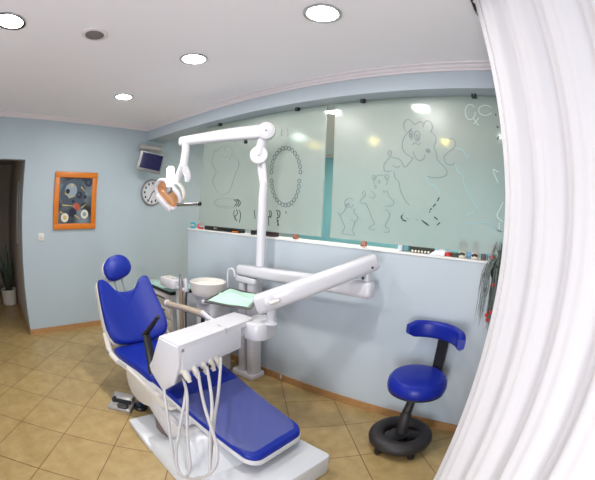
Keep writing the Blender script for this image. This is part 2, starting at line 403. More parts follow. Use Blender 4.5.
# ------------------------------------------------------------------ frosted glass panels with cut drawings
ETCH={'big_grey':[[(3.4,2.131),(3.35,2.079),(3.326,2.023),(3.334,1.969),(3.38,1.929),(3.405,1.917)],[(3.356,2.107),(3.339,2.147),(3.347,2.185),(3.376,2.2),(3.409,2.178),(3.419,2.16),(3.461,2.18),(3.491,2.169)],[(3.485,2.14),(3.504,2.182),(3.537,2.184),(3.556,2.154),(3.552,2.119),(3.537,2.105)],[(3.544,2.105),(3.576,2.076),(3.58,2.035),(3.564,2.004),(3.58,1.958),(3.59,1.907),(3.646,1.854),(3.655,1.813),(3.614,1.791),(3.565,1.787),(3.511,1.792)],[(3.407,2.083),(3.405,2.07),(3.402,2.059),(3.396,2.052),(3.391,2.052),(3.386,2.059),(3.382,2.07),(3.381,2.084),(3.383,2.098),(3.387,2.109),(3.392,2.115),(3.398,2.115),(3.403,2.109),(3.406,2.097),(3.407,2.083)],[(3.46,2.076),(3.458,2.06),(3.452,2.047),(3.444,2.04),(3.435,2.04),(3.427,2.047),(3.421,2.06),(3.42,2.076),(3.422,2.092),(3.428,2.105),(3.436,2.112),(3.445,2.112),(3.453,2.105),(3.459,2.092),(3.46,2.076)],[(3.397,2.081),(3.396,2.075),(3.394,2.07),(3.392,2.067),(3.39,2.067),(3.388,2.07),(3.387,2.075),(3.386,2.081),(3.387,2.088),(3.389,2.093),(3.391,2.096),(3.393,2.096),(3.395,2.093),(3.396,2.088),(3.397,2.081)],[(3.447,2.066),(3.446,2.059),(3.444,2.053),(3.441,2.049),(3.438,2.049),(3.435,2.053),(3.433,2.059),(3.432,2.066),(3.433,2.074),(3.435,2.079),(3.438,2.083),(3.442,2.083),(3.445,2.079),(3.447,2.073),(3.447,2.066)],[(3.533,1.971),(3.532,1.966),(3.528,1.961),(3.522,1.959),(3.515,1.959),(3.509,1.961),(3.505,1.965),(3.503,1.97),(3.505,1.975),(3.509,1.98),(3.515,1.982),(3.522,1.982),(3.528,1.98),(3.532,1.976),(3.533,1.971)],[(3.526,1.971),(3.525,1.968),(3.523,1.966),(3.52,1.965),(3.517,1.965),(3.514,1.966),(3.512,1.968),(3.511,1.97),(3.512,1.973),(3.514,1.975),(3.517,1.976),(3.52,1.976),(3.523,1.975),(3.525,1.973),(3.526,1.971)],[(3.401,2.013),(3.426,2.027),(3.446,2.013),(3.467,2.027)],[(3.408,1.922),(3.38,1.883),(3.344,1.852),(3.319,1.892),(3.298,1.911),(3.262,1.918),(3.235,1.933),(3.243,1.96),(3.23,1.972),(3.214,1.95),(3.225,1.918),(3.197,1.889),(3.184,1.86),(3.195,1.821),(3.247,1.825)],[(3.405,1.965),(3.43,1.917),(3.46,1.899),(3.488,1.916),(3.493,1.942)],[(3.252,1.868),(3.278,1.849),(3.309,1.859)],[(3.263,1.822),(3.271,1.778),(3.303,1.743),(3.315,1.69),(3.35,1.63),(3.389,1.593)],[(3.674,2.053),(3.704,2.058),(3.723,2.033),(3.709,1.993),(3.662,1.959),(3.637,1.926),(3.653,1.886),(3.692,1.876),(3.719,1.895)]],'big_teal':[[(3.511,1.79),(3.531,1.747),(3.571,1.731),(3.595,1.712),(3.606,1.677)],[(3.719,1.893),(3.731,1.844),(3.77,1.808),(3.782,1.753),(3.804,1.706),(3.834,1.665),(3.877,1.607)],[(3.719,1.993),(3.775,1.981),(3.805,1.932),(3.823,1.956)],[(3.808,1.556),(3.831,1.571),(3.858,1.575)],[(3.808,1.511),(3.883,1.507),(3.955,1.52),(3.994,1.5),(4.032,1.477),(4.066,1.473)]],'dash':[[(3.604,1.657),(3.59,1.632)],[(3.579,1.614),(3.56,1.592)],[(3.551,1.583),(3.539,1.569)],[(3.484,1.497),(3.535,1.468)],[(3.571,1.528),(3.599,1.511)],[(3.617,1.494),(3.596,1.475)],[(3.337,1.526),(3.331,1.506),(3.347,1.49),(3.37,1.485)],[(3.535,1.561),(3.54,1.555)],[(4.03,2.156),(4.044,2.142)],[(4.04,2.084),(4.029,2.063)],[(4.03,2.243),(4.032,2.229)]],'white':[[(4.063,1.658),(4.044,1.616),(4.023,1.567),(4.065,1.535)],[(4.041,1.526),(4.044,1.481)],[(4.032,1.477),(4.064,1.474)],[(4.025,1.779),(3.99,1.86),(4.028,1.847)],[(3.882,2.252),(3.878,2.231),(3.868,2.213),(3.855,2.201),(3.84,2.197),(3.826,2.201),(3.815,2.214),(3.809,2.232),(3.808,2.254),(3.813,2.275),(3.824,2.293),(3.837,2.304),(3.852,2.307),(3.866,2.301),(3.877,2.287)],[(3.999,2.248),(3.986,2.238),(3.969,2.231),(3.951,2.229),(3.933,2.232),(3.919,2.24),(3.91,2.251),(3.908,2.265),(3.913,2.278),(3.923,2.29),(3.939,2.298),(3.957,2.302),(3.975,2.301),(3.991,2.295),(4.002,2.285)],[(3.866,2.203),(3.9,2.156)],[(3.904,2.21),(3.866,2.165)]],'small':[[(2.951,1.578),(2.944,1.567),(2.933,1.559),(2.919,1.555),(2.905,1.556),(2.892,1.562),(2.882,1.571),(2.877,1.584),(2.878,1.596),(2.885,1.608),(2.895,1.616),(2.909,1.621),(2.924,1.62),(2.937,1.615),(2.947,1.606)],[(2.895,1.566),(2.895,1.562),(2.893,1.558),(2.891,1.557),(2.889,1.556),(2.886,1.558),(2.885,1.562),(2.884,1.566),(2.884,1.57),(2.885,1.574),(2.888,1.576),(2.89,1.576),(2.893,1.574),(2.894,1.57),(2.895,1.566)],[(2.914,1.578),(2.914,1.574),(2.913,1.57),(2.91,1.568),(2.908,1.568),(2.905,1.57),(2.904,1.573),(2.903,1.578),(2.903,1.582),(2.905,1.585),(2.907,1.587),(2.909,1.587),(2.912,1.586),(2.913,1.582),(2.914,1.578)],[(2.889,1.55),(2.869,1.518),(2.842,1.495),(2.819,1.518)],[(2.842,1.495),(2.861,1.456),(2.887,1.409),(2.867,1.366),(2.907,1.359),(2.977,1.36),(2.949,1.389),(2.969,1.449),(2.932,1.468)],[(2.969,1.449),(2.992,1.486),(2.954,1.523),(2.966,1.545)],[(3.113,1.728),(3.106,1.741),(3.104,1.754),(3.108,1.767),(3.117,1.779),(3.131,1.787),(3.147,1.793),(3.164,1.794),(3.18,1.791),(3.195,1.784),(3.206,1.774),(3.213,1.762),(3.215,1.749),(3.211,1.736),(3.203,1.724)],[(3.125,1.775),(3.124,1.768),(3.119,1.762),(3.113,1.759),(3.106,1.759),(3.099,1.762),(3.095,1.767),(3.093,1.775),(3.094,1.782),(3.098,1.788),(3.105,1.791),(3.112,1.792),(3.118,1.788),(3.123,1.783),(3.125,1.775)],[(3.225,1.781),(3.223,1.774),(3.219,1.768),(3.213,1.764),(3.206,1.764),(3.2,1.767),(3.195,1.773),(3.193,1.78),(3.195,1.787),(3.199,1.793),(3.205,1.797),(3.212,1.797),(3.219,1.794),(3.223,1.788),(3.225,1.781)],[(3.128,1.709),(3.128,1.705),(3.126,1.701),(3.124,1.699),(3.121,1.699),(3.118,1.701),(3.116,1.704),(3.115,1.709),(3.116,1.714),(3.117,1.718),(3.12,1.72),(3.123,1.72),(3.126,1.718),(3.127,1.714),(3.128,1.709)],[(3.158,1.746),(3.157,1.741),(3.155,1.738),(3.153,1.735),(3.15,1.735),(3.147,1.737),(3.145,1.741),(3.144,1.746),(3.145,1.75),(3.147,1.754),(3.149,1.756),(3.152,1.756),(3.155,1.754),(3.157,1.751),(3.158,1.746)],[(3.198,1.679),(3.197,1.676),(3.196,1.674),(3.193,1.673),(3.19,1.673),(3.187,1.674),(3.185,1.676),(3.185,1.678),(3.185,1.681),(3.187,1.683),(3.19,1.684),(3.193,1.684),(3.195,1.683),(3.197,1.681),(3.198,1.679)],[(3.089,1.678),(3.121,1.652),(3.109,1.628),(3.078,1.636)],[(3.037,1.641),(3.019,1.656),(3.033,1.676),(3.046,1.659),(3.037,1.635),(3.012,1.619),(3.01,1.598),(3.033,1.587),(3.051,1.592)],[(3.054,1.588),(3.064,1.562),(3.081,1.541),(3.105,1.484),(3.127,1.45),(3.095,1.43),(3.088,1.412),(3.137,1.408)],[(3.206,1.397),(3.244,1.403),(3.234,1.425),(3.211,1.44),(3.224,1.474),(3.24,1.515),(3.227,1.544),(3.204,1.555)],[(3.203,1.576),(3.26,1.586),(3.264,1.614),(3.229,1.648),(3.212,1.688)],[(3.349,1.539),(3.331,1.521),(3.328,1.504),(3.346,1.492)],[(3.369,1.507),(3.389,1.496)],[(3.482,1.496),(3.537,1.469)],[(3.438,1.504),(3.461,1.496)]],'arch':[[(2.167,1.83),(2.159,1.815),(2.142,1.816),(2.132,1.832),(2.14,1.846),(2.157,1.846),(2.167,1.83)],[(2.167,1.877),(2.16,1.862),(2.143,1.863),(2.133,1.878),(2.14,1.893),(2.158,1.892),(2.167,1.877)],[(2.176,1.921),(2.169,1.906),(2.152,1.907),(2.142,1.923),(2.149,1.938),(2.166,1.937),(2.176,1.921)],[(2.192,1.96),(2.185,1.945),(2.168,1.946),(2.158,1.962),(2.166,1.977),(2.183,1.976),(2.192,1.96)],[(2.216,1.992),(2.208,1.977),(2.192,1.978),(2.182,1.994),(2.189,2.009),(2.206,2.008),(2.216,1.992)],[(2.244,2.015),(2.237,2.0),(2.22,2.002),(2.211,2.018),(2.218,2.032),(2.235,2.031),(2.244,2.015)],[(2.277,2.028),(2.27,2.014),(2.253,2.015),(2.244,2.031),(2.251,2.046),(2.268,2.044),(2.277,2.028)],[(2.311,2.031),(2.304,2.016),(2.288,2.018),(2.279,2.033),(2.286,2.048),(2.302,2.047),(2.311,2.031)],[(2.346,2.023),(2.339,2.009),(2.323,2.01),(2.314,2.025),(2.321,2.04),(2.337,2.039),(2.346,2.023)],[(2.379,2.006),(2.372,1.991),(2.357,1.992),(2.348,2.008),(2.355,2.022),(2.371,2.021),(2.379,2.006)],[(2.409,1.979),(2.403,1.965),(2.387,1.966),(2.378,1.981),(2.385,1.996),(2.401,1.995),(2.409,1.979)],[(2.435,1.946),(2.428,1.932),(2.413,1.932),(2.404,1.947),(2.411,1.962),(2.426,1.961),(2.435,1.946)],[(2.454,1.907),(2.448,1.893),(2.433,1.893),(2.424,1.908),(2.431,1.922),(2.446,1.922),(2.454,1.907)],[(2.468,1.865),(2.461,1.851),(2.446,1.851),(2.438,1.866),(2.444,1.88),(2.459,1.879),(2.468,1.865)],[(2.474,1.821),(2.467,1.807),(2.452,1.807),(2.444,1.821),(2.451,1.835),(2.466,1.835),(2.474,1.821)],[(2.466,1.748),(2.46,1.734),(2.445,1.734),(2.436,1.748),(2.443,1.762),(2.458,1.762),(2.466,1.748)],[(2.466,1.705),(2.459,1.691),(2.444,1.691),(2.436,1.705),(2.442,1.719),(2.457,1.719),(2.466,1.705)],[(2.458,1.664),(2.451,1.65),(2.436,1.65),(2.428,1.664),(2.435,1.678),(2.45,1.678),(2.458,1.664)],[(2.444,1.627),(2.437,1.613),(2.422,1.613),(2.414,1.627),(2.42,1.641),(2.435,1.641),(2.444,1.627)],[(2.424,1.596),(2.417,1.582),(2.402,1.582),(2.393,1.596),(2.4,1.61),(2.415,1.61),(2.424,1.596)],[(2.399,1.573),(2.392,1.559),(2.377,1.558),(2.368,1.572),(2.375,1.586),(2.39,1.587),(2.399,1.573)],[(2.37,1.558),(2.363,1.544),(2.347,1.543),(2.339,1.557),(2.346,1.571),(2.361,1.572),(2.37,1.558)],[(2.338,1.552),(2.331,1.538),(2.315,1.537),(2.307,1.551),(2.314,1.566),(2.329,1.566),(2.338,1.552)],[(2.306,1.556),(2.298,1.542),(2.282,1.541),(2.274,1.555),(2.281,1.57),(2.297,1.57),(2.306,1.556)],[(2.273,1.57),(2.266,1.556),(2.25,1.555),(2.241,1.569),(2.248,1.584),(2.264,1.584),(2.273,1.57)],[(2.244,1.593),(2.236,1.579),(2.22,1.578),(2.211,1.593),(2.218,1.607),(2.234,1.608),(2.244,1.593)],[(2.217,1.625),(2.21,1.61),(2.193,1.61),(2.184,1.625),(2.191,1.639),(2.208,1.639),(2.217,1.625)],[(2.197,1.663),(2.189,1.648),(2.172,1.648),(2.163,1.663),(2.17,1.678),(2.187,1.678),(2.197,1.663)],[(2.182,1.706),(2.175,1.692),(2.158,1.692),(2.148,1.707),(2.156,1.722),(2.173,1.721),(2.182,1.706)],[(2.175,1.752),(2.167,1.737),(2.15,1.738),(2.141,1.753),(2.148,1.768),(2.165,1.767),(2.175,1.752)]],'left':[[(1.684,1.529),(1.641,1.524),(1.594,1.522),(1.545,1.522),(1.499,1.526),(1.458,1.531),(1.426,1.539),(1.405,1.549),(1.397,1.559),(1.403,1.57),(1.422,1.58),(1.453,1.588),(1.493,1.595),(1.539,1.599),(1.587,1.6),(1.635,1.599),(1.678,1.595),(1.715,1.589),(1.743,1.581)],[(1.397,1.559),(1.475,1.517),(1.641,1.508),(1.715,1.518)],[(2.237,2.211),(2.234,2.154),(2.263,2.139)],[(2.292,2.216),(2.31,2.146),(2.291,2.131)],[(1.351,2.102),(1.316,1.972),(1.401,1.869),(1.35,1.775),(1.437,1.672),(1.503,1.646)],[(1.374,2.083),(1.459,2.123),(1.58,2.11),(1.629,2.048),(1.59,1.982)],[(1.613,2.027),(1.733,1.941),(1.689,1.823),(1.627,1.675),(1.514,1.631)],[(1.508,2.117),(1.534,2.063)],[(1.451,2.032),(1.512,2.008),(1.577,2.021)],[(1.618,2.169),(1.653,2.146),(1.677,2.168)],[(1.722,2.163),(1.734,2.13)],[(1.773,2.163),(1.76,2.134),(1.803,2.129)],[(1.85,2.148),(1.885,2.132),(1.907,2.148)]],'dark':[[(1.692,1.591),(1.738,1.562),(1.706,1.527)],[(1.718,1.594),(1.764,1.563),(1.732,1.525)],[(1.744,1.594),(1.789,1.563),(1.758,1.525)],[(1.708,1.492),(1.703,1.451),(1.732,1.4)],[(1.734,1.498),(1.754,1.464),(1.722,1.428),(1.75,1.389)],[(1.777,1.494),(1.797,1.449),(1.785,1.379)],[(1.971,1.499),(1.984,1.423)],[(2.139,1.499),(2.171,1.49),(2.167,1.442),(2.142,1.452),(2.15,1.372)],[(2.15,1.489),(2.16,1.447)],[(2.223,1.502),(2.264,1.498),(2.263,1.452),(2.237,1.44),(2.261,1.379)],[(2.237,1.492),(2.25,1.456)],[(2.327,1.501),(2.335,1.486)],[(2.252,1.425),(2.248,1.378)]]}

def panel(x0, x1, label, clips, drawings):
    t = thing('glass_panel', label, 'glass panel', ((x0+x1)/2, .025, 1.325), 'frosted glass panels above the low wall')
    pb = B(); box(pb, ((x0+x1)/2, .025, 1.847), (x1-x0, .01, 1.05)); pm = [M['frost']]
    for x, z, m in clips:
        bm = B(); box(bm, (x, .012, z), (.036, .04, .036), bevel=.004); c = obj('clip', bm, M[m], t)
        bm = B(); lathe(bm, [(.006, 0), (.006, .004)], (x, -.008, z), 10, (0, -1, 0)); obj('screw', bm, M['chrome'], c)
    for keys, nm, m, w in drawings:
        bm = pb; pm.append(M[m]); pi = len(pm)-1
        for k in keys:
            for pl in ETCH[k]:
                P = smooth_path([(x, 0, z) for x, z in pl], 4) if len(pl) > 2 else [V(x, 0, z) for x, z in pl]
                L, R_ = [], []
                for i, p in enumerate(P):
                    d = (P[min(i+1, len(P)-1)]-P[max(i-1, 0)])
                    if d.length < 1e-6: d = V(1, 0, 0)
                    d.normalize(); n = V(-d.z, 0, d.x)*w/2
                    L.append(p+n); R_.append(p-n)
                rows = [[bm.verts.new((q.x, y, q.z)) for q in S] for S in (L, R_) for y in (.0185, .0199)]
                a, b, c, d = rows
                for i in range(len(P)-1):
                    for q in ((a[i], a[i+1], c[i+1], c[i]), (b[i], d[i], d[i+1], b[i+1]), (a[i], b[i], b[i+1], a[i+1]), (c[i], c[i+1], d[i+1], d[i])):
                        bm.faces.new(q).material_index = pi
    obj('pane', pb, pm, t, smooth=False)
    return t
CZ = 2.368
panel(1.155, 2.684, 'left frosted glass panel with a cut drawing of a dental arch', [(1.409, CZ, 'black'), (2.405, CZ, 'black'), (2.452, 1.302, 'copper')],
      [(['arch'], 'arch_pattern', 'etch_arch', .0055), (['left'], 'animal_pattern', 'etch_pale', .0045), (['dark'], 'tooth_pattern', 'etch_dark', .008)])
panel(2.764, 4.60, 'right frosted glass panel with cut drawings of a bear family', [(3.019, CZ, 'black'), (3.885, CZ, 'black'), (3.056, 1.302, 'copper')],
      [(['big_grey'], 'bear_pattern', 'etch_grey', .006), (['big_teal'], 'body_pattern', 'etch_teal', .006), (['dash'], 'foot_pattern', 'etch_dark', .008),
       (['white'], 'outline_pattern', 'etch_white', .006), (['small'], 'small_bear_pattern', 'etch_pale', .0055)])

# ------------------------------------------------------------------ ceiling fittings
def ceiling_light(loc, label):
    x, y = loc
    t = thing('ceiling_light', label, 'ceiling light', (x, y, H), 'round recessed ceiling lights')
    bm = B(); lathe(bm, [(.083, .002), (.098, .002), (.103, -.004), (.101, -.010), (.092, -.012), (.083, -.008)], (x, y, H), 36, cap=False)
    obj('trim_ring', bm, M['chrome'], t)
    bm = B(); lathe(bm, [(.082, .000), (.082, -.006), (.075, -.009), (.02, -.011)], (x, y, H), 36)
    obj('diffuser', bm, M['lamp'], t)
    return t
L0 = ceiling_light((2.185, -2.34), 'round recessed light at the photo\'s top left corner')
LP = [((3.305, -.972), 'round recessed light nearest the photo\'s top edge, above the arched partition glass'),
      ((2.268, -1.008), 'round recessed light in the middle of the ceiling'),
      ((1.129, -1.035), 'round recessed light nearest the left wall\'s cornice')]
for (x, y), lb in LP: dup(L0, (x, y, H), lb)
OTH = [((2.30, .72), 'bright round ceiling light seen in the gap between the glass panels'), ((3.235, .79), 'bright round ceiling light blurred behind the right glass panel')]
for (x, y), lb in OTH: dup(L0, (x, y, H), lb)
def spot(loc, label):
    x, y = loc
    t = thing('ceiling_spot', label, 'ceiling light', (x, y, H), 'warm spots behind the frosted glass')
    bm = B(); lathe(bm, [(.062, .002), (.078, .002), (.078, -.006), (.062, -.008)], (x, y, H), 24, cap=False); obj('trim_ring', bm, M['chrome'], t)
    bm = B(); lathe(bm, [(.061, 0), (.061, -.006), (.01, -.010)], (x, y, H), 24); obj('bulb', bm, M['warm'], t)
    return t
S0 = spot((1.02, 2.24), 'warm yellow spot glowing through the left glass panel beside the gap')
dup(S0, (2.07, 2.17, H), 'warm yellow spot glowing through the left part of the right glass panel')
dup(S0, (3.11, 2.25, H), 'warm yellow spot glowing beside the raised hand of the drawn bear')
t = thing('ceiling_speaker', 'round grey speaker grille set in the white ceiling', 'speaker', (2.24, -1.782, H))
bm = B(); lathe(bm, [(.062, .002), (.085, .002), (.088, -.004), (.084, -.009), (.064, -.010)], (2.24, -1.782, H), 32, cap=False); obj('trim_ring', bm, M['cornice'], t)
bm = B(); lathe(bm, [(.063, 0), (.063, -.006), (.045, -.011), (.01, -.013)], (2.24, -1.782, H), 32); obj('grille', bm, M['grille'], t)
t = thing('curtain_bracket', 'small dark bracket on the ceiling at the curtain\'s edge', 'bracket', (4.075, -.80, H))
bm = B(); box(bm, (4.075, -.815, H-.007), (.030, .13, .014), bevel=.003); obj('plate', bm, M['black'], t)
bm = B(); box(bm, (4.075, -.77, H-.020), (.020, .030, .016), bevel=.003); obj('hook', bm, M['stripe'], t)

# ------------------------------------------------------------------ curtain
t = thing('curtain', 'long white pleated curtain hanging at the right of the room', 'curtain', (4.4, -1.5, 0))
def curtain_pt(s, z):
    P0, P1 = V(4.106, -.94, 0), V(4.92, -2.28, 0)
    d = P1-P0; L = d.length; d.normalize(); n = V(-d.y, d.x, 0)
    u = s*L; spread = .85+.15*(1-z/H)
    w_ = math.sin(u/.19*2*PI+.6); a = .026*math.copysign(abs(w_)**.7, w_)+.006*math.sin(u/.064*2*PI+1.0+z*.3)
    q = z/H; drift = (-.165*max(0, (.60-q)/.60)**1.35-.105*max(0, (q-.62)/.38)**1.2+.046)*math.exp(-u/.9)
    return P0+d*(u+drift)+n*a*spread*min(1, .25+u/.12)+V(0, 0, z)
bm = B(); NU, NZ = 170, 14
g = [[bm.verts.new(curtain_pt(i/NU, .015+(H-.055)*j/NZ)) for j in range(NZ+1)] for i in range(NU+1)]
for i in range(NU):
    for j in range(NZ): bm.faces.new((g[i][j], g[i+1][j], g[i+1][j+1], g[i][j+1]))
o = obj('cloth', bm, M['curtain'], t, angle=80)
sm = o.modifiers.new('thick', 'SOLIDIFY'); sm.thickness = .003
bm = B()
pts = [curtain_pt(.012, .012+(H-.05)*j/NZ)+V(.004, -.006, 0) for j in range(NZ+1)]
tube(bm, pts, .012, 8, flat=.5); obj('hem', bm, M['curtain'], t)
bm = B(); tube(bm, [curtain_pt(0, H-.035)+V(0, 0, 0), curtain_pt(1, H-.035)], .012, 8); obj('rail', bm, M['white'], t)

# ------------------------------------------------------------------ things on the left wall
t = thing('picture', 'framed abstract painting of circles in an orange wooden frame on the left wall', 'picture', (0, -1.121, 1.57))
PY0, PY1, PZ0, PZ1, FW = -1.420, -.823, 1.232, 1.906, .066
bm = B()
for lo, hi in (((PY0, PZ0), (PY1, PZ0+FW)), ((PY0, PZ1-FW), (PY1, PZ1)), ((PY0, PZ0+FW), (PY0+FW, PZ1-FW)), ((PY1-FW, PZ0+FW), (PY1, PZ1-FW))):
    box(bm, (.016, (lo[0]+hi[0])/2, (lo[1]+hi[1])/2), (.030, hi[0]-lo[0], hi[1]-lo[1]), bevel=.004)
obj('frame', bm, M['orange'], t)
def canvas_mat():
    m = bpy.data.materials.new('canvas_ground'); m.use_nodes = True
    nt = m.node_tree; N = nt.nodes; L = nt.links; b = N['Principled BSDF']; b.inputs['Roughness'].default_value = .5
    tc = N.new('ShaderNodeTexCoord'); n = N.new('ShaderNodeTexNoise'); n.inputs['Scale'].default_value = 5; n.inputs['Detail'].default_value = 5
    L.new(tc.outputs['Object'], n.inputs['Vector'])
    cr = N.new('ShaderNodeValToRGB'); e = cr.color_ramp.elements
    e[0].position = .36; e[0].color = lin((24, 30, 42)); e[1].position = .7; e[1].color = lin((112, 128, 138))
    L.new(n.outputs['Fac'], cr.inputs[0]); L.new(cr.outputs[0], b.inputs['Base Color'])
    return m
cm = [canvas_mat(), mat('paint_cream', (206, 204, 190), .5), mat('paint_navy', (22, 28, 52), .5), mat('paint_red', (170, 78, 60), .5), mat('paint_ochre', (190, 170, 96), .5), mat('paint_slate', (60, 72, 88), .5), mat('paint_mist', (132, 148, 158), .5)]
bm = B(); box(bm, (.010, (PY0+PY1)/2, (PZ0+PZ1)/2), (.012, PY1-PY0-2*FW+.01, PZ1-PZ0-2*FW+.01))
def disc(cy, cz, r, mi, x=.0165, ry=None):
    n = 20; ry = ry or r
    vs = [bm.verts.new((x, cy+r*math.cos(2*PI*k/n), cz+ry*math.sin(2*PI*k/n))) for k in range(n)]
    f = bm.faces.new(vs); f.material_index = mi
def pw(u, v): return (PY0+FW+(PY1-PY0-2*FW)*u, PZ1-FW-(PZ1-PZ0-2*FW)*v)
for u, v, r, mi, x in ((.42, .36, .175, 5, .0163), (.36, .28, .085, 6, .0166), (.26, .30, .030, 2, .0171), (.22, .34, .02, 4, .0171), (.38, .17, .018, 4, .0171), (.62, .38, .042, 2, .0171), (.60, .37, .018, 5, .0174),
                    (.80, .42, .024, 2, .0171), (.88, .10, .048, 2, .0168), (.88, .10, .026, 5, .0172), (.44, .52, .022, 2, .0171), (.54, .64, .048, 3, .0172), (.44, .76, .052, 2, .0173), (.20, .87, .054, 1, .0174), (.20, .87, .026, 4, .0177),
                    (.80, .80, .054, 1, .0174), (.80, .80, .026, 6, .0177), (.92, .72, .02, 2, .0178)):
    cy, cz = pw(u, v); disc(cy, cz, r, mi, x)
for (u0, v0), (u1, v1), mi in (((.12, .60), (.5, .62), 4), ((.66, .20), (.78, .30), 4), ((.7, .66), (.84, .58), 4), ((.06, .74), (.18, .80), 4), ((.5, .82), (.66, .9), 4), ((.3, .44), (.5, .40), 4)):
    a, b = V(.0180, *pw(u0, v0)), V(.0180, *pw(u1, v1)); d = (b-a).normalized(); n = V(0, -d.z, d.y)*.008
    f = bm.faces.new([bm.verts.new(p) for p in (a+n, b+n*.3, b-n*.3, a-n)]); f.material_index = mi
obj('canvas', bm, cm, t, smooth=False)

t = thing('light_switch', 'small cream light switch between the corridor opening and the painting', 'switch', (0, -1.585, 1.15))
bm = B(); box(bm, (.005, -1.585, 1.151), (.010, .082, .086), bevel=.003); obj('plate', bm, M['switch'], t)
bm = B(); box(bm, (.011, -1.585, 1.151), (.006, .040, .046), bevel=.002); obj('rocker', bm, M['white'], t)

CL = (0, .035, 1.688)
t = thing('wall_clock', 'round wall clock with a white face behind the operating lamp', 'clock', CL)
bm = B(); lathe(bm, [(.172, .002), (.178, .012), (.172, .030), (.160, .034), (.156, .020)], CL, 40, (1, 0, 0), cap=False); obj('rim', bm, M['grey'], t)
bm = B(); lathe(bm, [(.16, 0), (.158, .018)], CL, 40, (1, 0, 0)); obj('face', bm, M['white'], t)
for k in range(12):
    a = 2*PI*k/12; bm = B(); box(bm, (.0205, CL[1]+.122*math.sin(a), CL[2]+.122*math.cos(a)), (.003, .022, .030), bevel=.001); obj('hour_mark', bm, M['black'], t)
for a, l, w in ((.9, .075, .012), (3.6, .105, .008)):
    bm = B(); box(bm, (.024, CL[1]+l/2*math.sin(a), CL[2]+l/2*math.cos(a)), (.003, w, l), Matrix.Rotation(-a, 3, 'X')); obj('hand', bm, M['black'], t)

t = thing('wall_monitor', 'small dark screen hung on a silver wall bracket above the clock', 'monitor', (.02, -.10, 2.22))
d = V(.30, 1, 0).normalized(); n = V(.958, -.287, 0)
mc = V(.235, -.150, 2.058)
up = V(-.13, 0.10, 1).normalized()
RM = Matrix((n, d, n.cross(d))).transposed() @ Matrix.Rotation(math.radians(-9), 3, 'X') @ Matrix.Rotation(math.radians(10), 3, 'Y')
bm = B(); box(bm, mc, (.035, .345, .255), RM, bevel=.012); obj('casing', bm, M['grey'], t)
bm = B(); box(bm, mc+RM @ V(.018, .008, .012), (.004, .285, .195), RM); obj('screen', bm, M['screen'], t)
bm = B(); tube(bm, [mc+V(-.02, 0, .05), V(.14, -.10, 2.19), V(.14, -.10, 2.24)], .018, 10); obj('neck', bm, M['silver'], t)
bm = B(); dd = V(.06, .31, -.012); cc = V(.14, -.125, 2.258)
tube(bm, [cc-dd*.52, cc-dd*.5, cc+dd*.5, cc+dd*.52], .040, 16); obj('bracket_box', bm, M['silver'], t)
bm = B(); tube(bm, [V(.0, -.10, 2.262), V(.13, -.10, 2.262)], .020, 10); obj('wall_mount', bm, M['silver'], t)

# ------------------------------------------------------------------ corridor plant
px, py = -1.50, -1.995
t = thing('snake_plant', 'dark potted plant with upright leaves at the end of the corridor', 'plant', (px, py, 0))
bm = B(); lathe(bm, [(.105, 0), (.125, .02), (.135, .24), (.140, .25), (.128, .25), (.120, .215)], (px, py, 0), 28); obj('pot', bm, M['pot'], t)
bm = B(); lathe(bm, [(.119, .20), (.118, .222), (.02, .226)], (px, py, 0), 20); obj('soil', bm, M['taupe'], t)
for k, (dx, dy, h, w) in enumerate(((0, 0, .72, .05), (.05, .03, .55, .05), (-.04, .05, .48, .055), (.02, -.06, .42, .05), (-.03, -.05, .60, .05), (.07, -.02, .36, .05))):
    bm = B(); P = [(px+dx*q*(1+.6*z), py+dy*q*(1+.8*z), .215+h*z) for z, q in ((0, .5), (.25, .8), (.5, 1.0), (.75, 1.2), (1, 1.35))]
    tube(bm, P, [w*.6, w*.9, w, w*.7, w*.12], 8, smooth=4, flat=.25); obj('leaf', bm, M['leaf'], t)

# ------------------------------------------------------------------ dental chair
YC = -1.055
ch = thing('dental_chair', 'blue vinyl reclining dental chair with white base and egg-shaped headrest', 'dental chair', (2.5, YC, 0))
bu = V(-.570, 0, .822); bn = V(.822, 0, .570); BO = V(1.735, YC+.004, .435)
X0, Y0 = V(1, 0, 0), V(0, 1, 0)
def bmap(off): return lambda a, b, h: BO+Y0*a+bu*b+bn*(h+off)
bo = [(x*1.015, y*1.075) for x, y in [(-.200, -.002), (-.11, -.014), (0, -.017), (.11, -.014), (.200, -.002), (.250, .018), (.278, .060), (.290, .12), (.289, .18), (.279, .28), (.266, .40), (.256, .48), (.243, .508), (.205, .515), (.172, .500),
      (.140, .462), (.11, .428), (.06, .41), (0, .405), (-.06, .41), (-.11, .428), (-.140, .462), (-.172, .500), (-.205, .515), (-.243, .508), (-.256, .48), (-.266, .40), (-.279, .28), (-.289, .18), (-.290, .12), (-.278, .060), (-.250, .018)]]
def bmap_curved(off):
    f = bmap(off)
    return lambda a, b, h: f(a, b, h+.05*(abs(a)/.28)**2.2*(1 if h > .02 else .6))
back = one('backrest', M['blue'], ch, lambda bm: pad(bm, bo, bmap_curved(-.035), .06, .03, -.004))
one('backrest_shell', M['cream'], back, lambda bm: pad(bm, [(x*1.03, y*1.01-.005) for x, y in bo], lambda a, b, h: bmap_curved(-.088)(a, b, h), .055, .02, 0))
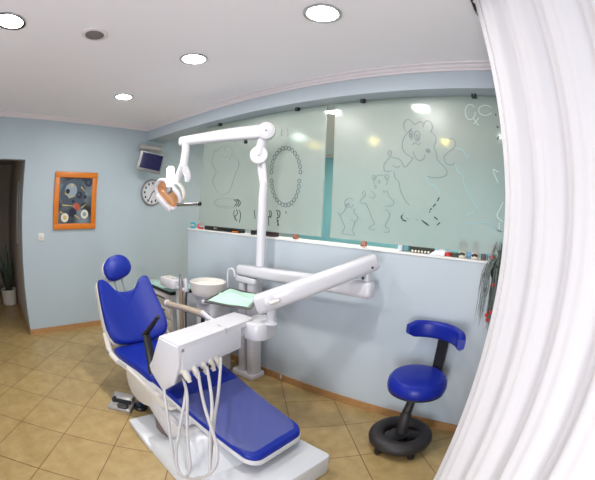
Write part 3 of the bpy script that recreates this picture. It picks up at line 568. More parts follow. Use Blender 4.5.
# headrest
hu = V(-.42, 0, .907); hn = V(.907, 0, .42); HO = V(1.378, YC-.022, .987)
ho = []
for k in range(28):
    a = 2*PI*k/28; c, s = math.cos(a), math.sin(a)
    ho.append((math.copysign(abs(c)**.75, c)*(.146-.052*max(0, s)+.006*min(0, s)), math.copysign(abs(s)**.60, s)*.106))
tilt = math.radians(17)
def hmap(off):
    def f(a, b, h):
        a2, b2 = a*math.cos(tilt)-b*math.sin(tilt), a*math.sin(tilt)+b*math.cos(tilt)
        return HO+Y0*a2+hu*b2+hn*(h+off)
    return f
hd = one('headrest', M['blue'], ch, lambda bm: pad(bm, ho, hmap(-.02), .06, .045, .012))
one('headrest_shell', M['cream'], hd, lambda bm: pad(bm, [(x*1.02, y*1.02) for x, y in ho], hmap(-.05), .035, .02, 0))
for s in (-.045, .035):
    one('headrest_stem', M['grey'], ch, lambda bm: tube(bm, [HO+Y0*s-hn*.03-hu*.06, BO+Y0*(s-.004)+bu*.36-bn*.05], .008, 10))
# seat and leg rest as one swept cushion each
def prof(x):    # top height along the chair
    pts = ((1.60, .42), (1.75, .425), (1.95, .440), (2.2, .465), (2.4, .462), (2.6, .425), (2.85, .365), (3.1, .305), (3.25, .270))
    for (a, za), (b, zb) in zip(pts, pts[1:]):
        if x <= b: return za+(zb-za)*max(0, (x-a))/(b-a)
    return pts[-1][1]
def smap(off): return lambda a, b, h: V(a, YC+b, prof(a)+off+h)
def sw(x): return .285 if x < 2.35 else .285-(x-2.35)/.86*.062
def outline(x0, x1, r, n=8, ext=0, r2=None):
    r2 = r2 or r
    top = []; xs = sorted(set([x0+r2*(1-math.cos(PI/2*i/6)) for i in range(7)]+[x0+r2+(x1-r-x0-r2)*i/10 for i in range(11)]+[x1-r+r*math.sin(PI/2*i/8) for i in range(9)]))
    pts = []
    for x in xs:
        w = sw(x)+ext
        if x1-x < r: w -= r-math.sqrt(max(0, r*r-(r-(x1-x))**2))
        if x-x0 < r2: w -= r2-math.sqrt(max(0, r2*r2-(r2-(x-x0))**2))
        pts.append((x, w))
    return [(x, -w) for x, w in pts]+[(x, w) for x, w in reversed(pts)]
seat = one('seat', M['blue'], ch, lambda bm: pad(bm, outline(1.74, 2.402, .05), smap(-.06), .06, .025, .003))
def film(bm):
    n = 10; rows = []
    for i in range(n+1):
        x = 2.66+(3.215-2.66)*i/n; w = sw(x)-.004-(.05 if i == n else .015 if i == n-1 else 0)
        rows.append([bm.verts.new((x, YC+w*j, prof(x)+.0085-.012*(abs(j) > .95)-.014*(i == n)+.0012*math.sin(23*x+5*j))) for j in (-1, -.9, -.6, -.3, 0, .3, .6, .9, 1)])
    for i in range(n):
        for j in range(8): bm.faces.new((rows[i][j], rows[i+1][j], rows[i+1][j+1], rows[i][j+1]))
leg = one('leg_rest', M['blue'], ch, lambda bm: pad(bm, outline(2.405, 3.235, .075, r2=.004), smap(-.045), .045, .018, .003))
one('leg_rest_shell', M['chairwhite'], leg, lambda bm: pad(bm, outline(2.41, 3.240, .08, ext=.005, r2=.02), smap(-.068), .035, .008, 0))
q_ = one('cover_film', M['film'], leg, lambda bm: film(bm))
q_['label'] = 'clear plastic cover film'
one('seat_shell', M['chairwhite'], ch, lambda bm: pad(bm, outline(1.70, 2.46, .05, ext=.012), smap(-.105), .055, .015, 0))
# rounded side shroud under the seat
sh = [(2.06, .40), (2.035, .33), (2.04, .25), (2.08, .19), (2.16, .165), (2.26, .175), (2.40, .225), (2.56, .315), (2.66, .35), (2.66, .37)]
one('seat_shroud', M['cream'], ch, lambda bm: prism(bm, sh, (0, YC-.315, 0), X0, (0, 0, 1), Y0, .60, .02))
# side hinges between back and seat
for s in (-1, 1):
    hg = one('hinge_arm', M['cream'], ch, lambda bm: tube(bm, [BO+Y0*s*.292+bu*.12-bn*.03, BO+Y0*s*.300+bu*.02-bn*.03, V(1.745, YC+s*.302, .385), V(1.90, YC+s*.300, .365)], .026, 10, smooth=4, flat=.8))
    one('hinge_bolt', M['grey'], hg, lambda bm: lathe(bm, [(.018, 0), (.018, .012), (.010, .016)], (1.745, YC+s*.322, .395), 14, (0, s, 0)))
# black folding arm on the near side, beige padded arm on the far side
q_ = one('armrest', M['black'], ch, lambda bm: (tube(bm, [(2.440, -1.335, .50), (2.425, -1.328, .57), (2.385, -1.318, .66), (2.352, -1.312, .745)], [.032, .032, .028, .026], 8, flat=.5), tube(bm, [(2.343, -1.312, .735), (2.42, -1.312, .80), (2.49, -1.312, .865), (2.535, -1.312, .906)], [.026, .020, .017, .014], 8, flat=.6)))
q_['label'] = 'black folding armrest'
fa = one('armrest', M['beige'], ch, lambda bm: tube(bm, [(1.665, -.705, .690), (1.78, -.70, .698), (1.92, -.70, .713), (2.08, -.70, .722), (2.22, -.70, .722)], .030, 12, smooth=4, flat=.85))
fa['label'] = 'beige padded armrest'
one('arm_tip', M['white'], fa, lambda bm: lathe(bm, [(.008, -.022), (.024, -.016), (.033, 0), (.033, .02), (.031, .024)], (1.65, -.705, .690), 16, (1, 0, .06)))
one('arm_post', M['black'], fa, lambda bm: tube(bm, [(2.17, -.70, .72), (2.17, -.715, .60), (2.12, -.735, .46)], .016, 8))
# base
RB = Matrix.Rotation(math.radians(-6), 3, 'Z'); BC = V(2.80, -1.14, 0)
def bl(x, y, z): return BC+RB @ V(x, y, z)
bx_, by_ = RB @ X0, RB @ Y0
one('foot_plate', M['base'], ch, lambda bm: (prism(bm, rrect(.30, .78, .03, 4), bl(.45, -.02, 0), bx_, by_, (0, 0, 1), .150, .010)))
def skirt(bm):
    yz = [(-.398, .0), (-.396, .03), (-.375, .09), (-.315, .19), (-.278, .26), (-.262, 1), (.30, 1), (.34, .2), (.36, 0)]
    rs = []
    for x, zt, k in ((-.29, .045, .96), (-.285, .055, .985), (-.18, .085, 1), (-.10, .135, 1), (-.02, .215, 1), (.06, .280, 1), (.14, .272, 1), (.318, .160, 1), (.325, .150, .99)):
        rs.append([bl(x, y*k, min(z, zt)) for y, z in yz])
    bridge(bm, rs)
one('base_cover', M['base'], ch, skirt)
one('base_plate', M['base'], ch, lambda bm: prism(bm, rrect(.36, .42, .02, 3), bl(-.385, -.195, 0), bx_, by_, (0, 0, 1), .045, .006))
one('lift_beam', M['chairwhite'], ch, lambda bm: prism(bm, [(-.55, .255), (-.46, .318), (-.20, .312), (.06, .292), (.12, .20), (-.10, .09), (-.19, .105)], bl(0, -.268, 0), bx_, (0, 0, 1), by_, .50, .006))
one('beam_top_plate', M['base'], ch, lambda bm: prism(bm, [(-.44, .0), (.03, 0), (.03, .40), (-.44, .40)], bl(0, -.235, .3165), (RB @ V(1, 0, -.035)), by_, (0, 0, 1), .003))
one('lift_column', M['cream'], ch, lambda bm: prism(bm, rrect(.34, .30, .05, 4), bl(-.28, -.02, .30), bx_, by_, (0, 0, 1), .07))
one('hole_backing', M['taupe'], ch, lambda bm: prism(bm, [(-.375, .050), (-.37, .175), (-.225, .105), (-.20, .050)], bl(0, -.262, 0), bx_, (0, 0, 1), by_, .30))  # brown slab put in for the dark open triangle under the beam
one('base_button', M['black'], ch, lambda bm: lathe(bm, [(.009, 0), (.009, .004), (.004, .006)], bl(-.20, -.12, .312), 12))

# foot control
fc = V(1.945, -1.415, 0); RF = Matrix.Rotation(math.radians(42), 3, 'Z')
t = thing('foot_control', 'grey foot control with black pedals on the floor beside the chair base', 'foot control', fc)
one('body', M['silver'], t, lambda bm: box(bm, fc+V(0, 0, .016), (.20, .17, .032), RF, bevel=.008))
one('hood', M['silver'], t, lambda bm: box(bm, fc+RF @ V(0, .06, .060), (.18, .07, .020), RF @ Matrix.Rotation(.5, 3, 'X'), bevel=.006))
for q in (-.085, .085): one('side_bracket', M['grey'], t, lambda bm: box(bm, fc+RF @ V(q, .05, .045), (.012, .07, .05), RF, bevel=.003))
one('pedal_bar', M['black'], t, lambda bm: (box(bm, fc+RF @ V(.005, .012, .042), (.15, .035, .024), RF, bevel=.008), box(bm, fc+RF @ V(-.07, .015, .045), (.025, .05, .04), RF, bevel=.006)))
one('pedal', M['darkgrey'], t, lambda bm: prism(bm, rrect(.09, .06, .02, 4), fc+RF @ V(.03, -.05, .030), RF @ X0, RF @ Y0, (0, 0, 1), .02, .005))
t = thing('floor_button', 'round dark blue foot switch on the floor under the chair seat', 'foot switch', (2.04, -1.29, 0))
one('rim', M['black'], t, lambda bm: lathe(bm, [(.055, 0), (.060, .012), (.052, .03), (.036, .032)], (2.04, -1.29, 0), 20))
one('cap', mat('dark_blue_cap', (22, 44, 66), .35), t, lambda bm: lathe(bm, [(.036, .030), (.035, .042), (.02, .047), (.004, .048)], (2.04, -1.29, 0), 20))

# ------------------------------------------------------------------ dental unit: column, two arms, console
un = thing('dental_unit', 'white dental unit with column, folding arms and instrument console over the chair', 'dental unit', (2.08, -.13, 0))
one('column_foot', M['white'], un, lambda bm: prism(bm, rrect(.26, .19, .03, 4), (2.08, -.125, 0), X0, Y0, (0, 0, 1), .05, .01))
one('column', M['white'], un, lambda bm: (prism(bm, rrect(.075, .13, .025, 4), (2.045, -.13, .045), X0, Y0, (0, 0, 1), .86), prism(bm, rrect(.085, .13, .03, 4), (2.155, -.13, .045), X0, Y0, (0, 0, 1), .86), box(bm, (2.10, -.11, .48), (.06, .06, .85))))
one('column_collar', M['white'], un, lambda bm: prism(bm, rrect(.25, .15, .04, 5), (2.09, -.13, .895), X0, Y0, (0, 0, 1), .05, .01))
def arm(bm, a, b, w, h0, h1, capsule=True):
    """rounded arm from a to b: width w, heights h0, h1"""
    a, b = Vector(a), Vector(b); d = (b-a).normalized(); s = d.cross(V(0, 0, 1)).normalized(); u = s.cross(d).normalized()
    rings = []
    for f, k in ((0, .6), (.006, .85), (.022, 1), (.5, 1), (.978, 1), (.994, .85), (1, .6)):
        h = h0+(h1-h0)*f; p = a+(b-a)*f
        rings.append([p+s*x*k+u*y*k for x, y in rrect(w, h, min(w, h)*.32, 4)])
    bridge(bm, rings)
EL = V(3.185, -.155, 1.105)
ra = one('arm', M['white'], un, lambda bm: arm(bm, (1.985, -.155, .992), (3.235, -.155, 1.022), .10, .088, .118))
ra['label'] = 'level arm on the column'
one('elbow_joint', M['white'], un, lambda bm: lathe(bm, [(.034, 1.06), (.034, 1.075), (.027, 1.08), (.027, 1.15)], (EL.x, EL.y, 0), 20))
one('elbow_screw', M['darkgrey'], un, lambda bm: lathe(bm, [(.010, 0), (.010, .004)], (3.17, -.19, 1.10), 10, (0, -1, 0)))
A0 = V(2.730, -.61, .938); A1 = V(3.215, -.150, 1.205)
dd = (A1-A0).normalized()
fa = one('arm', M['white'], un, lambda bm: arm(bm, A0-dd*.085, A1+dd*.03, .105, .128, .108))
fa['label'] = 'sloping arm carrying the console'
sn = dd.cross(V(0, 0, 1)).normalized()
one('pivot_cap', M['white'], fa, lambda bm: lathe(bm, [(.042, 0), (.042, .006), (.036, .010), (.010, .011)], A0+dd*.012+sn*.05, 24, tuple(sn)))
one('pivot_knob', M['cream'], fa, lambda bm: tube(bm, [A0+dd*.012+sn*.058+V(0, 0, -.005), A0+dd*.075+sn*.068+V(0, 0, -.004)], [.014, .010], 10))
one('screw', M['darkgrey'], fa, lambda bm: lathe(bm, [(.007, 0), (.007, .003)], A0-dd*.086, 8, tuple(-dd)))
one('screw', M['darkgrey'], fa, lambda bm: lathe(bm, [(.009, 0), (.009, .003)], A1-dd*.02+sn*.05-V(0, 0, .02), 8, tuple(sn)))
cu, cn = V(-.172, .985, 0), V(.985, .172, 0); CO = V(2.74, -1.32, .80)
def cl(u, n, z): return CO+cu*u+cn*n+V(0, 0, z)
one('pivot_post', M['white'], un, lambda bm: lathe(bm, [(.046, .785), (.040, .80), (.030, .805), (.030, .90), (.034, .905)], (2.745, -.59, 0), 22))
one('pivot_block', M['white'], un, lambda bm: prism(bm, rrect(.25, .18, .075, 6, .735, .035), CO+V(0, 0, -.125), cu, cn, (0, 0, 1), .115, .008))
# console body: side profile swept along its length
top = [(-.152, .005), (.0, .0), (.012, -.022), (.010, -.165), (-.055, -.205), (-.20, -.16), (-.175, -.06)]
one('console', M['white'], un, lambda bm: prism(bm, [(n, z) for n, z in top], cl(.012, 0, -.004), cn, (0, 0, 1), cu, .545, .008))
one('console_lid', M['white'], un, lambda bm: prism(bm, [(-.156, .008), (-.150, .013), (-.004, .008), (.008, .002), (.012, -.030), (-.16, -.022)], cl(-.004, 0, 0), cn, (0, 0, 1), cu, .70, .005))
one('lid_seam', M['stripe'], un, lambda bm: tube(bm, [cl(.40, .0135, -.030), cl(.40, .010, .004), cl(.40, -.06, .0125)], .0016, 6))
one('console_cheek', M['white'], un, lambda bm: prism(bm, [(-.150, .004), (.004, -.004), (.012, -.03), (.004, -.12), (-.055, -.262), (-.168, -.352), (-.262, -.250), (-.270, -.212), (-.235, -.165)], cl(-.012, 0, 0), cn, (0, 0, 1), cu, .026, .006))
one('console_underside', M['cream'], un, lambda bm: prism(bm, [(-.052, -.20), (-.160, -.335), (-.25, -.245), (-.19, -.15)], cl(.012, 0, 0), cn, (0, 0, 1), cu, .16, .01))
one('console_neck', M['white'], un, lambda bm: prism(bm, [(-.14, -.02), (-.01, -.02), (-.01, -.10), (-.14, -.10)], cl(.53, 0, 0), cn, (0, 0, 1), cu, .16, .008))
one('cheek_badge', M['stripe'], un, lambda bm: box(bm, cl(.022, .0125, -.030), (.004, .018, .018), Matrix((cn, cu, (0, 0, 1))).transposed(), bevel=.001))
HP = [
[(2.682, -1.41, 0.521), (2.816, -1.49, 0.413), (2.891, -1.54, 0.277), (2.97, -1.575, 0.179), (3.045, -1.58, 0.177), (3.175, -1.58, 0.274)] ,
[(2.713, -1.29, 0.582), (2.841, -1.36, 0.551), (2.915, -1.43, 0.449), (2.997, -1.5, 0.353), (3.059, -1.55, 0.267), (3.039, -1.575, 0.177), (2.973, -1.575, 0.157), (2.938, -1.55, 0.262), (2.929, -1.5, 0.402), (2.86, -1.4, 0.508), (2.791, -1.33, 0.55)] ,
[(2.769, -1.22, 0.625), (2.877, -1.29, 0.578), (2.991, -1.36, 0.543), (3.121, -1.43, 0.503), (3.221, -1.49, 0.476), (3.264, -1.54, 0.426), (3.246, -1.58, 0.36), (3.147, -1.585, 0.255)] ,
[(2.764, -1.15, 0.637), (2.895, -1.24, 0.602), (3.013, -1.33, 0.562), (3.101, -1.42, 0.486), (3.175, -1.5, 0.404), (3.247, -1.57, 0.355)] ,
[(2.738, -1.02, 0.651), (2.84, -1.12, 0.606), (2.945, -1.23, 0.557), (3.03, -1.33, 0.507), (3.113, -1.43, 0.431), (3.194, -1.52, 0.379)] ,
]
for k, P in enumerate(HP):
    one('hose', M['hose'], un, lambda bm: tube(bm, P, .0088, 8, smooth=5))
for k, u in enumerate((.03, .105, .180, .245, .300)):
    hp = one('handpiece', M['cream'], un, lambda bm: tube(bm, [cl(u, -.01, -.155), cl(u, .015, -.185), cl(u+.002, .035, -.222)], [.022, .021, .014], 10, smooth=3))
    if k in (1, 2): one('tip', M['black'], hp, lambda bm: lathe(bm, [(.011, 0), (.011, .012)], cl(u+.026, .03, -.178), 10, (.9, .2, -.3)))
one('tray_bracket', M['white'], un, lambda bm: tube(bm, [cl(.50, -.13, -.03), cl(.49, -.20, .0), cl(.48, -.26, .035)], .018, 8))
one('tray_support', M['white'], un, lambda bm: box(bm, (2.33, -.54, .834), (.20, .16, .010), .3))

# tray and paper lying on it
TC = [V(2.235, -.745, .845), V(2.02, -.30, .845), V(2.335, -.262, .845), V(2.575, -.61, .845)]
tc_ = sum(TC, V(0, 0, 0))/4
t = thing('instrument_tray', 'rectangular dark-rimmed metal tray held beside the console', 'tray', tc_)
one('tray_plate', M['silver'], t, lambda bm: bridge(bm, [[p+V(0, 0, -.006) for p in TC], [p for p in TC]]), angle=20)
def rim(bm):
    for a, b in zip(TC, TC[1:]+TC[:1]): tube(bm, [a+V(0, 0, .003), b+V(0, 0, .003)], .008, 8)
one('tray_rim', M['traygrey'], t, rim)
one('tray_corner', M['white'], t, lambda bm: lathe(bm, [(.012, -.01), (.014, 0), (.012, .012)], TC[0], 10))
def paper(bm):
    P = lambda a, b: TC[0]*(1-a)*(1-b)+TC[3]*a*(1-b)+TC[1]*(1-a)*b+TC[2]*a*b
    n = 16; rows = []
    for i in range(n+1):
        r = []
        for j in range(n+1):
            a, b = .07+.88*i/n, .05+.9*j/n
            h = .006+.012*abs(math.sin(3*a+1.2*b))*max(0, math.sin(PI*b)) + (.016 if .45 < b < .52 else 0)*(1-abs(a-.5)) + .003*math.sin(9*a+7*b)
            r.append(bm.verts.new(P(a, b)+V(0, 0, h)))
        rows.append(r)
    for i in range(n):
        for j in range(n): bm.faces.new((rows[i][j], rows[i+1][j], rows[i+1][j+1], rows[i][j+1]))
bm = B(); paper(bm); o = obj('paper_sheet', bm, M['green'], angle=25)
tag(o, 'crumpled pale green paper sheet spread over the instrument tray', 'paper')
sm = o.modifiers.new('thick', 'SOLIDIFY'); sm.thickness = .0015

# ------------------------------------------------------------------ operating lamp on its own pole
lp = thing('operating_lamp', 'white operating lamp on a tall pole, boom reaching over the chair', 'lamp', (2.21, -.13, .94))
one('pole', M['white'], lp, lambda bm: lathe(bm, [(.037, 1.048), (.037, 1.60), (.033, 1.725), (.030, 1.735)], (2.212, -.135, 0), 20))
J1 = V(2.170, -.165, 1.952)
one('fork', M['white'], lp, lambda bm: (tube(bm, [(2.228, -.135, 1.715), (2.222, -.145, 1.80), J1+V(.018, .02, 0)], .014, 8, flat=1.6), tube(bm, [(2.196, -.135, 1.715), (2.180, -.145, 1.80), J1+V(-.022, .02, 0)], .014, 8, flat=1.6)))
ax = (.60, -.79, -.10)
one('joint', M['white'], lp, lambda bm: (lathe(bm, [(.068, -.042), (.075, -.036), (.075, .036), (.068, .042)], J1, 24, ax), tube(bm, [J1, V(2.205, -.165, 2.11)], [.048, .042], 12)))
J2 = V(2.240, -.170, 2.150)
bo1 = V(1.500, -.475, 2.110)
uj = one('joint', M['white'], lp, lambda bm: lathe(bm, [(.066, -.055), (.072, -.05), (.072, .05), (.066, .055)], J2, 28, ax))
one('joint_screw', M['darkgrey'], uj, lambda bm: lathe(bm, [(.006, .0555), (.006, .058)], J2, 8, ax))
one('joint_screw', M['darkgrey'], lp, lambda bm: lathe(bm, [(.007, .0425), (.007, .046)], J1, 8, ax))
one('boom', M['white'], lp, lambda bm: arm(bm, J2+(J2-bo1).normalized()*.02, bo1+(bo1-J2).normalized()*.05, .085, .125, .088))
one('boom_knob', M['black'], lp, lambda bm: lathe(bm, [(.017, 0), (.017, .02), (.012, .024)], V(2.085, -.235, 2.065), 12, (-.4, -.9, -.2)))
e1 = V(1.560, -.50, 1.87); hc = V(1.375, -.50, 1.625)
one('drop_arm', M['white'], lp, lambda bm: (tube(bm, [bo1+V(.03, 0, .0), bo1+V(.035, 0, -.10), e1], .040, 12, flat=.8), lathe(bm, [(.044, -.012), (.044, .012)], e1+V(0, 0, -.0), 14)))
one('lamp_yoke', M['white'], lp, lambda bm: (tube(bm, [e1, e1+V(-.05, 0, -.07), V(1.45, -.49, 1.73)], [.040, .036, .030], 12, smooth=4), tube(bm, [e1+V(.01, 0, -.01), V(1.60, -.47, 1.78), V(1.595, -.47, 1.73)], [.034, .03, .024], 10, smooth=3)))
one('lamp_yoke_arc', M['cream'], lp, lambda bm: tube(bm, [(1.47, -.48, 1.72), (1.515, -.46, 1.67), (1.53, -.45, 1.60), (1.49, -.45, 1.545)], .028, 10, smooth=4, flat=.5))
# head: concave reflector bowl facing left and down
fd = V(.25, -.80, -.32).normalized(); lx = V(.62, .48, -.70); lx = (lx-fd*lx.dot(fd)).normalized(); ly = fd.cross(lx).normalized()
hc2 = V(1.385, -.545, 1.620)
def shell(bm, off, k, d0):
    ol = rrect(.285*k, .175*k, .070*k, 6)
    rs = []
    for f, h in ((1, 0), (.97, -.03), (.85, -.06), (.6, -.085), (.25, -.10)): rs.append([hc2+lx*x*f+ly*y*f+fd*(h*d0+off) for x, y in ol])
    bridge(bm, rs, cap0=False)
hs = one('lamp_head', M['white'], lp, lambda bm: (shell(bm, 0, 1.12, 1.0)))
def rimf(bm):
    ol = rrect(.285, .175, .070, 6); P = [hc2+lx*x*1.06+ly*y*1.06 for x, y in ol]
    tube(bm, P+[P[0], P[1]], .018, 8)
one('lamp_rim', M['white'], lp, rimf)
q_ = one('reflector', M['peach'], lp, lambda bm: shell(bm, .0, 1.0, .72))
q_['label'] = 'peach coloured reflector'
one('guard', M['white'], lp, lambda bm: prism(bm, rrect(.22, .045, .02, 4, .02, -.100), hc2+fd*.004, lx, ly, fd, .03, .006))
one('bulb_shield', M['grey'], lp, lambda bm: tube(bm, [V(1.455, -.555, 1.69), V(1.445, -.565, 1.655), V(1.43, -.58, 1.63)], [.028, .03, .022], 10))
q_ = one('bulb', M['bulb'], lp, lambda bm: tube(bm, [V(1.455, -.565, 1.685), V(1.452, -.565, 1.70), V(1.447, -.565, 1.76), V(1.441, -.565, 1.85), V(1.440, -.565, 1.868)], [.022, .034, .036, .036, .024], 14))
q_['label'] = 'glowing white tube'
one('lamp_handle', M['chrome'], lp, lambda bm: tube(bm, [V(1.50, -.50, 1.525), V(1.66, -.45, 1.532), V(1.745, -.43, 1.536)], .017, 10))
one('handle_end', M['black'], lp, lambda bm: tube(bm, [V(1.742, -.43, 1.536), V(1.757, -.426, 1.537)], .018, 10))

# ------------------------------------------------------------------ cuspidor
cb = V(1.815, -.37, 0)
t = thing('cuspidor', 'ivory spittoon bowl on a grey-white cabinet with faucet behind the chair', 'cuspidor', cb)
one('body', M['base'], t, lambda bm: prism(bm, rrect(.26, .24, .05, 5), (1.80, -.30, .02), X0, Y0, (0, 0, 1), .70, .015))
one('bowl_support', M['white'], t, lambda bm: lathe(bm, [(.10, .70), (.11, .74), (.14, .775), (.14, .79)], (cb.x, cb.y, 0), 28))
one('bowl', M['ivory'], t, lambda bm: lathe(bm, [(.10, .775), (.142, .785), (.152, .81), (.158, .872), (.161, .879), (.154, .882), (.146, .85), (.11, .825), (.03, .82)], (cb.x, cb.y, 0), 36))
one('faucet', M['white'], t, lambda bm: tube(bm, [(1.915, -.22, .73), (1.914, -.22, .955), (1.930, -.22, .985), (1.958, -.22, .998), (1.988, -.22, .985), (2.002, -.22, .950), (2.002, -.22, .935)], .009, 10, smooth=4))
# assistant holder with suction hoses
t = thing('suction_holder', 'white suction holder with hanging brown and grey hoses behind the backrest', 'suction holder', (1.53, -.42, .0))
one('holder_post', M['base'], t, lambda bm: prism(bm, rrect(.11, .09, .02, 4), (1.475, -.42, 0), X0, Y0, (0, 0, 1), .76, .01))
one('holder_head', M['white'], t, lambda bm: prism(bm, rrect(.27, .15, .035, 5), (1.36, -.46, .755), X0, Y0, (.05, 0, 1), .085, .012))
one('keypad', M['cream'], t, lambda bm: prism(bm, rrect(.13, .10, .02, 4), (1.345, -.475, .841), X0, Y0, (.05, 0, 1), .006, .002))
one('suction_nozzle', M['grey'], t, lambda bm: tube(bm, [(1.570, -.49, .775), (1.570, -.495, .865), (1.565, -.495, .89)], [.021, .019, .013], 10))
one('suction_nozzle', M['white'], t, lambda bm: tube(bm, [(1.640, -.48, .775), (1.640, -.485, .865), (1.635, -.485, .885)], [.018, .016, .011], 10))
one('brown_hose', M['brown'], t, lambda bm: tube(bm, [(1.570, -.49, .775), (1.573, -.50, .62), (1.578, -.505, .42), (1.58, -.50, .22), (1.58, -.50, .10), (1.57, -.52, .02)], .020, 10, smooth=5))
one('grey_hose', M['darkgrey'], t, lambda bm: tube(bm, [(1.640, -.48, .775), (1.640, -.495, .60), (1.638, -.50, .40), (1.635, -.50, .20), (1.63, -.50, .03)], .010, 8, smooth=5))
one('holder_bar', M['white'], t, lambda bm: box(bm, (1.545, -.475, .775), (.22, .04, .03), bevel=.008))

# ------------------------------------------------------------------ drawer cabinet
cx0, cx1, cy0, cy1 = .80, 1.335, -.455, -.06
t = thing('drawer_cabinet', 'white drawer cabinet with dark edge and green glass top in the corner', 'cabinet', ((cx0+cx1)/2, (cy0+cy1)/2, 0))
bx('body', M['base'], t, (cx0, cy0, .02), (cx1, cy1, .66), .004)
bx('edge_strip', M['black'], t, (cx0-.005, cy0-.012, .66), (cx1+.005, cy1, .695), .003)
bx('counter_top', M['greenglass'], t, (cx0-.01, cy0-.018, .695), (cx1+.01, cy1, .71), .003)
for k in range(5):
    z = .035+k*.123
    dr = bx('drawer', M['cream'], t, (cx0+.02, cy0-.016, z), (cx1-.02, cy0+.002, z+.113), .004)
    bm = B(); tube(bm, [(cx1-.36, cy0-.03, z+.085), (cx1-.10, cy0-.03, z+.085)], .007, 8); obj('handle', bm, M['darkgrey'], dr)
tag(one('instrument_cup', M['chrome'], None, lambda bm: lathe(bm, [(.02, .71), (.022, .712), (.022, .78), (.012, .782), (.008, .82)], (1.15, -.22, 0), 14)), 'small metal tool standing on the green glass cabinet top', 'tool')
tag(one('red_tool', M['red'], None, lambda bm: tube(bm, [(1.635, -.225, .732), (1.70, -.205, .732)], [.012, .01], 8)), 'small red tool lying on the cuspidor behind the bowl', 'tool')

# ------------------------------------------------------------------ stool
SX, SY = 3.69, -.275
st = thing('operator_stool', 'blue round operator stool with curved backrest and black ring base', 'stool', (SX, SY, 0))
bc = V(SX-.015, SY-.055, 0)
def ringbase(bm):
    R0, r0 = .170, .054; n, m = 40, 14
    vs = [[bm.verts.new((bc.x+(R0+r0*math.cos(2*PI*j/m))*math.cos(2*PI*i/n), bc.y+(R0+r0*math.cos(2*PI*j/m))*math.sin(2*PI*i/n), .085+r0*.95*math.sin(2*PI*j/m))) for j in range(m)] for i in range(n)]
    for i in range(n):
        for j in range(m): bm.faces.new((vs[i][j], vs[(i+1) % n][j], vs[(i+1) % n][(j+1) % m], vs[i][(j+1) % m]))
one('ring_base', M['stoolblack'], st, ringbase)
one('base_web', M['black'], st, lambda bm: (prism(bm, [(-.15, -.05), (-.02, -.075), (.045, -.04), (.045, .04), (-.02, .075), (-.15, .05)], bc+V(0, 0, .065), (.35, .93, 0), (-.93, .35, 0), (0, 0, 1), .055, .008), prism(bm, [(-.15, -.045), (-.02, -.06), (.045, -.03), (.045, .03), (-.02, .06), (-.15, .045)], bc+V(0, 0, .065), (-.95, -.2, 0), (.2, -.95, 0), (0, 0, 1), .05, .008)))
for a in (30, 102, 174, 246, 318):
    c = bc+V(.192*math.cos(math.radians(a)), .192*math.sin(math.radians(a)), 0)
    w = one('caster', M['black'], st, lambda bm: (lathe(bm, [(.010, -.022), (.024, -.018), (.026, -.004), (.018, 0), (.026, .004), (.024, .018), (.010, .022)], c+V(0, 0, .026), 16, (math.cos(a), math.sin(a), 0)), tube(bm, [c+V(0, 0, .03), c+V(0, 0, .06)], .009, 8)))
one('gas_lift', M['stoolblack'], st, lambda bm: (lathe(bm, [(.046, .07), (.040, .16), (.038, .27), (.030, .28), (.030, .30)], (bc.x-.0, bc.y+.0, 0), 20), tube(bm, [(bc.x, bc.y, .27), (SX, SY-.01, .44)], [.032, .026], 12)))
seat = one('seat', M['bluestool'], st, lambda bm: lathe(bm, [(.14, .445), (.183, .450), (.198, .468), (.201, .492), (.196, .528), (.176, .552), (.12, .560), (.04, .558)], (SX, SY, 0), 44))
one('seat_base', M['black'], seat, lambda bm: lathe(bm, [(.06, .425), (.16, .430), (.191, .448), (.191, .462)], (SX, SY, 0), 36))
# curved backrest wraps behind the seat, facing the chair
bdir = math.radians(72)
def backpad(bm):
    rings = []; n = 22; cc = V(SX-.002, SY-.02, 0)
    for i in range(n+1):
        a = bdir+math.radians(-66+132*i/n); R1 = .235
        e = V(math.cos(a), math.sin(a), 0); p = cc+e*R1
        f = min(i, n-i)/2.2; k = min(1, .55+.45*f)
        rings.append([V(p.x+e.x*x, p.y+e.y*x, .800+z*k) for x, z in rrect(.050, .118, .024, 4)])
    bridge(bm, rings)
one('backrest', M['bluestool'], st, backpad)
def post(bm):
    tg = V(-math.sin(bdir), math.cos(bdir), 0); e = V(math.cos(bdir), math.sin(bdir), 0); rs = []
    for r_, z in ((.05, .435), (.17, .435), (.205, .45), (.222, .50), (.228, .66), (.234, .79)):
        p = V(SX-.005, SY-.02, 0)+e*(r_+.016*(z > .45))
        rs.append([p+tg*a*.040+e*b*.010*(1 if z > .45 else .3)+V(0, 0, z+(b*.01 if z <= .45 else 0)) for a, b in ((-1, -1), (1, -1), (1, 1), (-1, 1))])
    bridge(bm, rs)
one('back_post', M['black'], st, post)

# ------------------------------------------------------------------ small things on the ledge under the glass
LZ = PT
def retractor(name, x, m, label, flip):
    bm = B(); y = .05
    P = [(x-.045*flip, y, LZ+.012), (x+.02*flip, y, LZ+.010), (x+.045*flip, y, LZ+.025), (x+.045*flip, y, LZ+.042), (x+.02*flip, y, LZ+.055), (x-.045*flip, y, LZ+.057)]
    tube(bm, P, .0095, 8, smooth=4); return tag(obj(name, bm, m), label, 'retractor')
retractor('lip_retractor', .99+.02, M['tealp'], 'teal plastic U-shaped cheek retractor at the left end of the ledge', 1)
retractor('lip_retractor', 1.150, M['red'], 'red plastic U-shaped cheek retractor beside the teal one', -1)
def small(name, m, lo, hi, label, cat, bev=.004):
    bm = B(); c = [(a+b)/2 for a, b in zip(lo, hi)]; s = [b-a for a, b in zip(lo, hi)]; box(bm, c, s, None, bev)
    return tag(obj(name, bm, m), label, cat)
t = thing('instrument_case', 'long flat black case under the left end of the frosted glass', 'case', (1.50, .09, LZ))
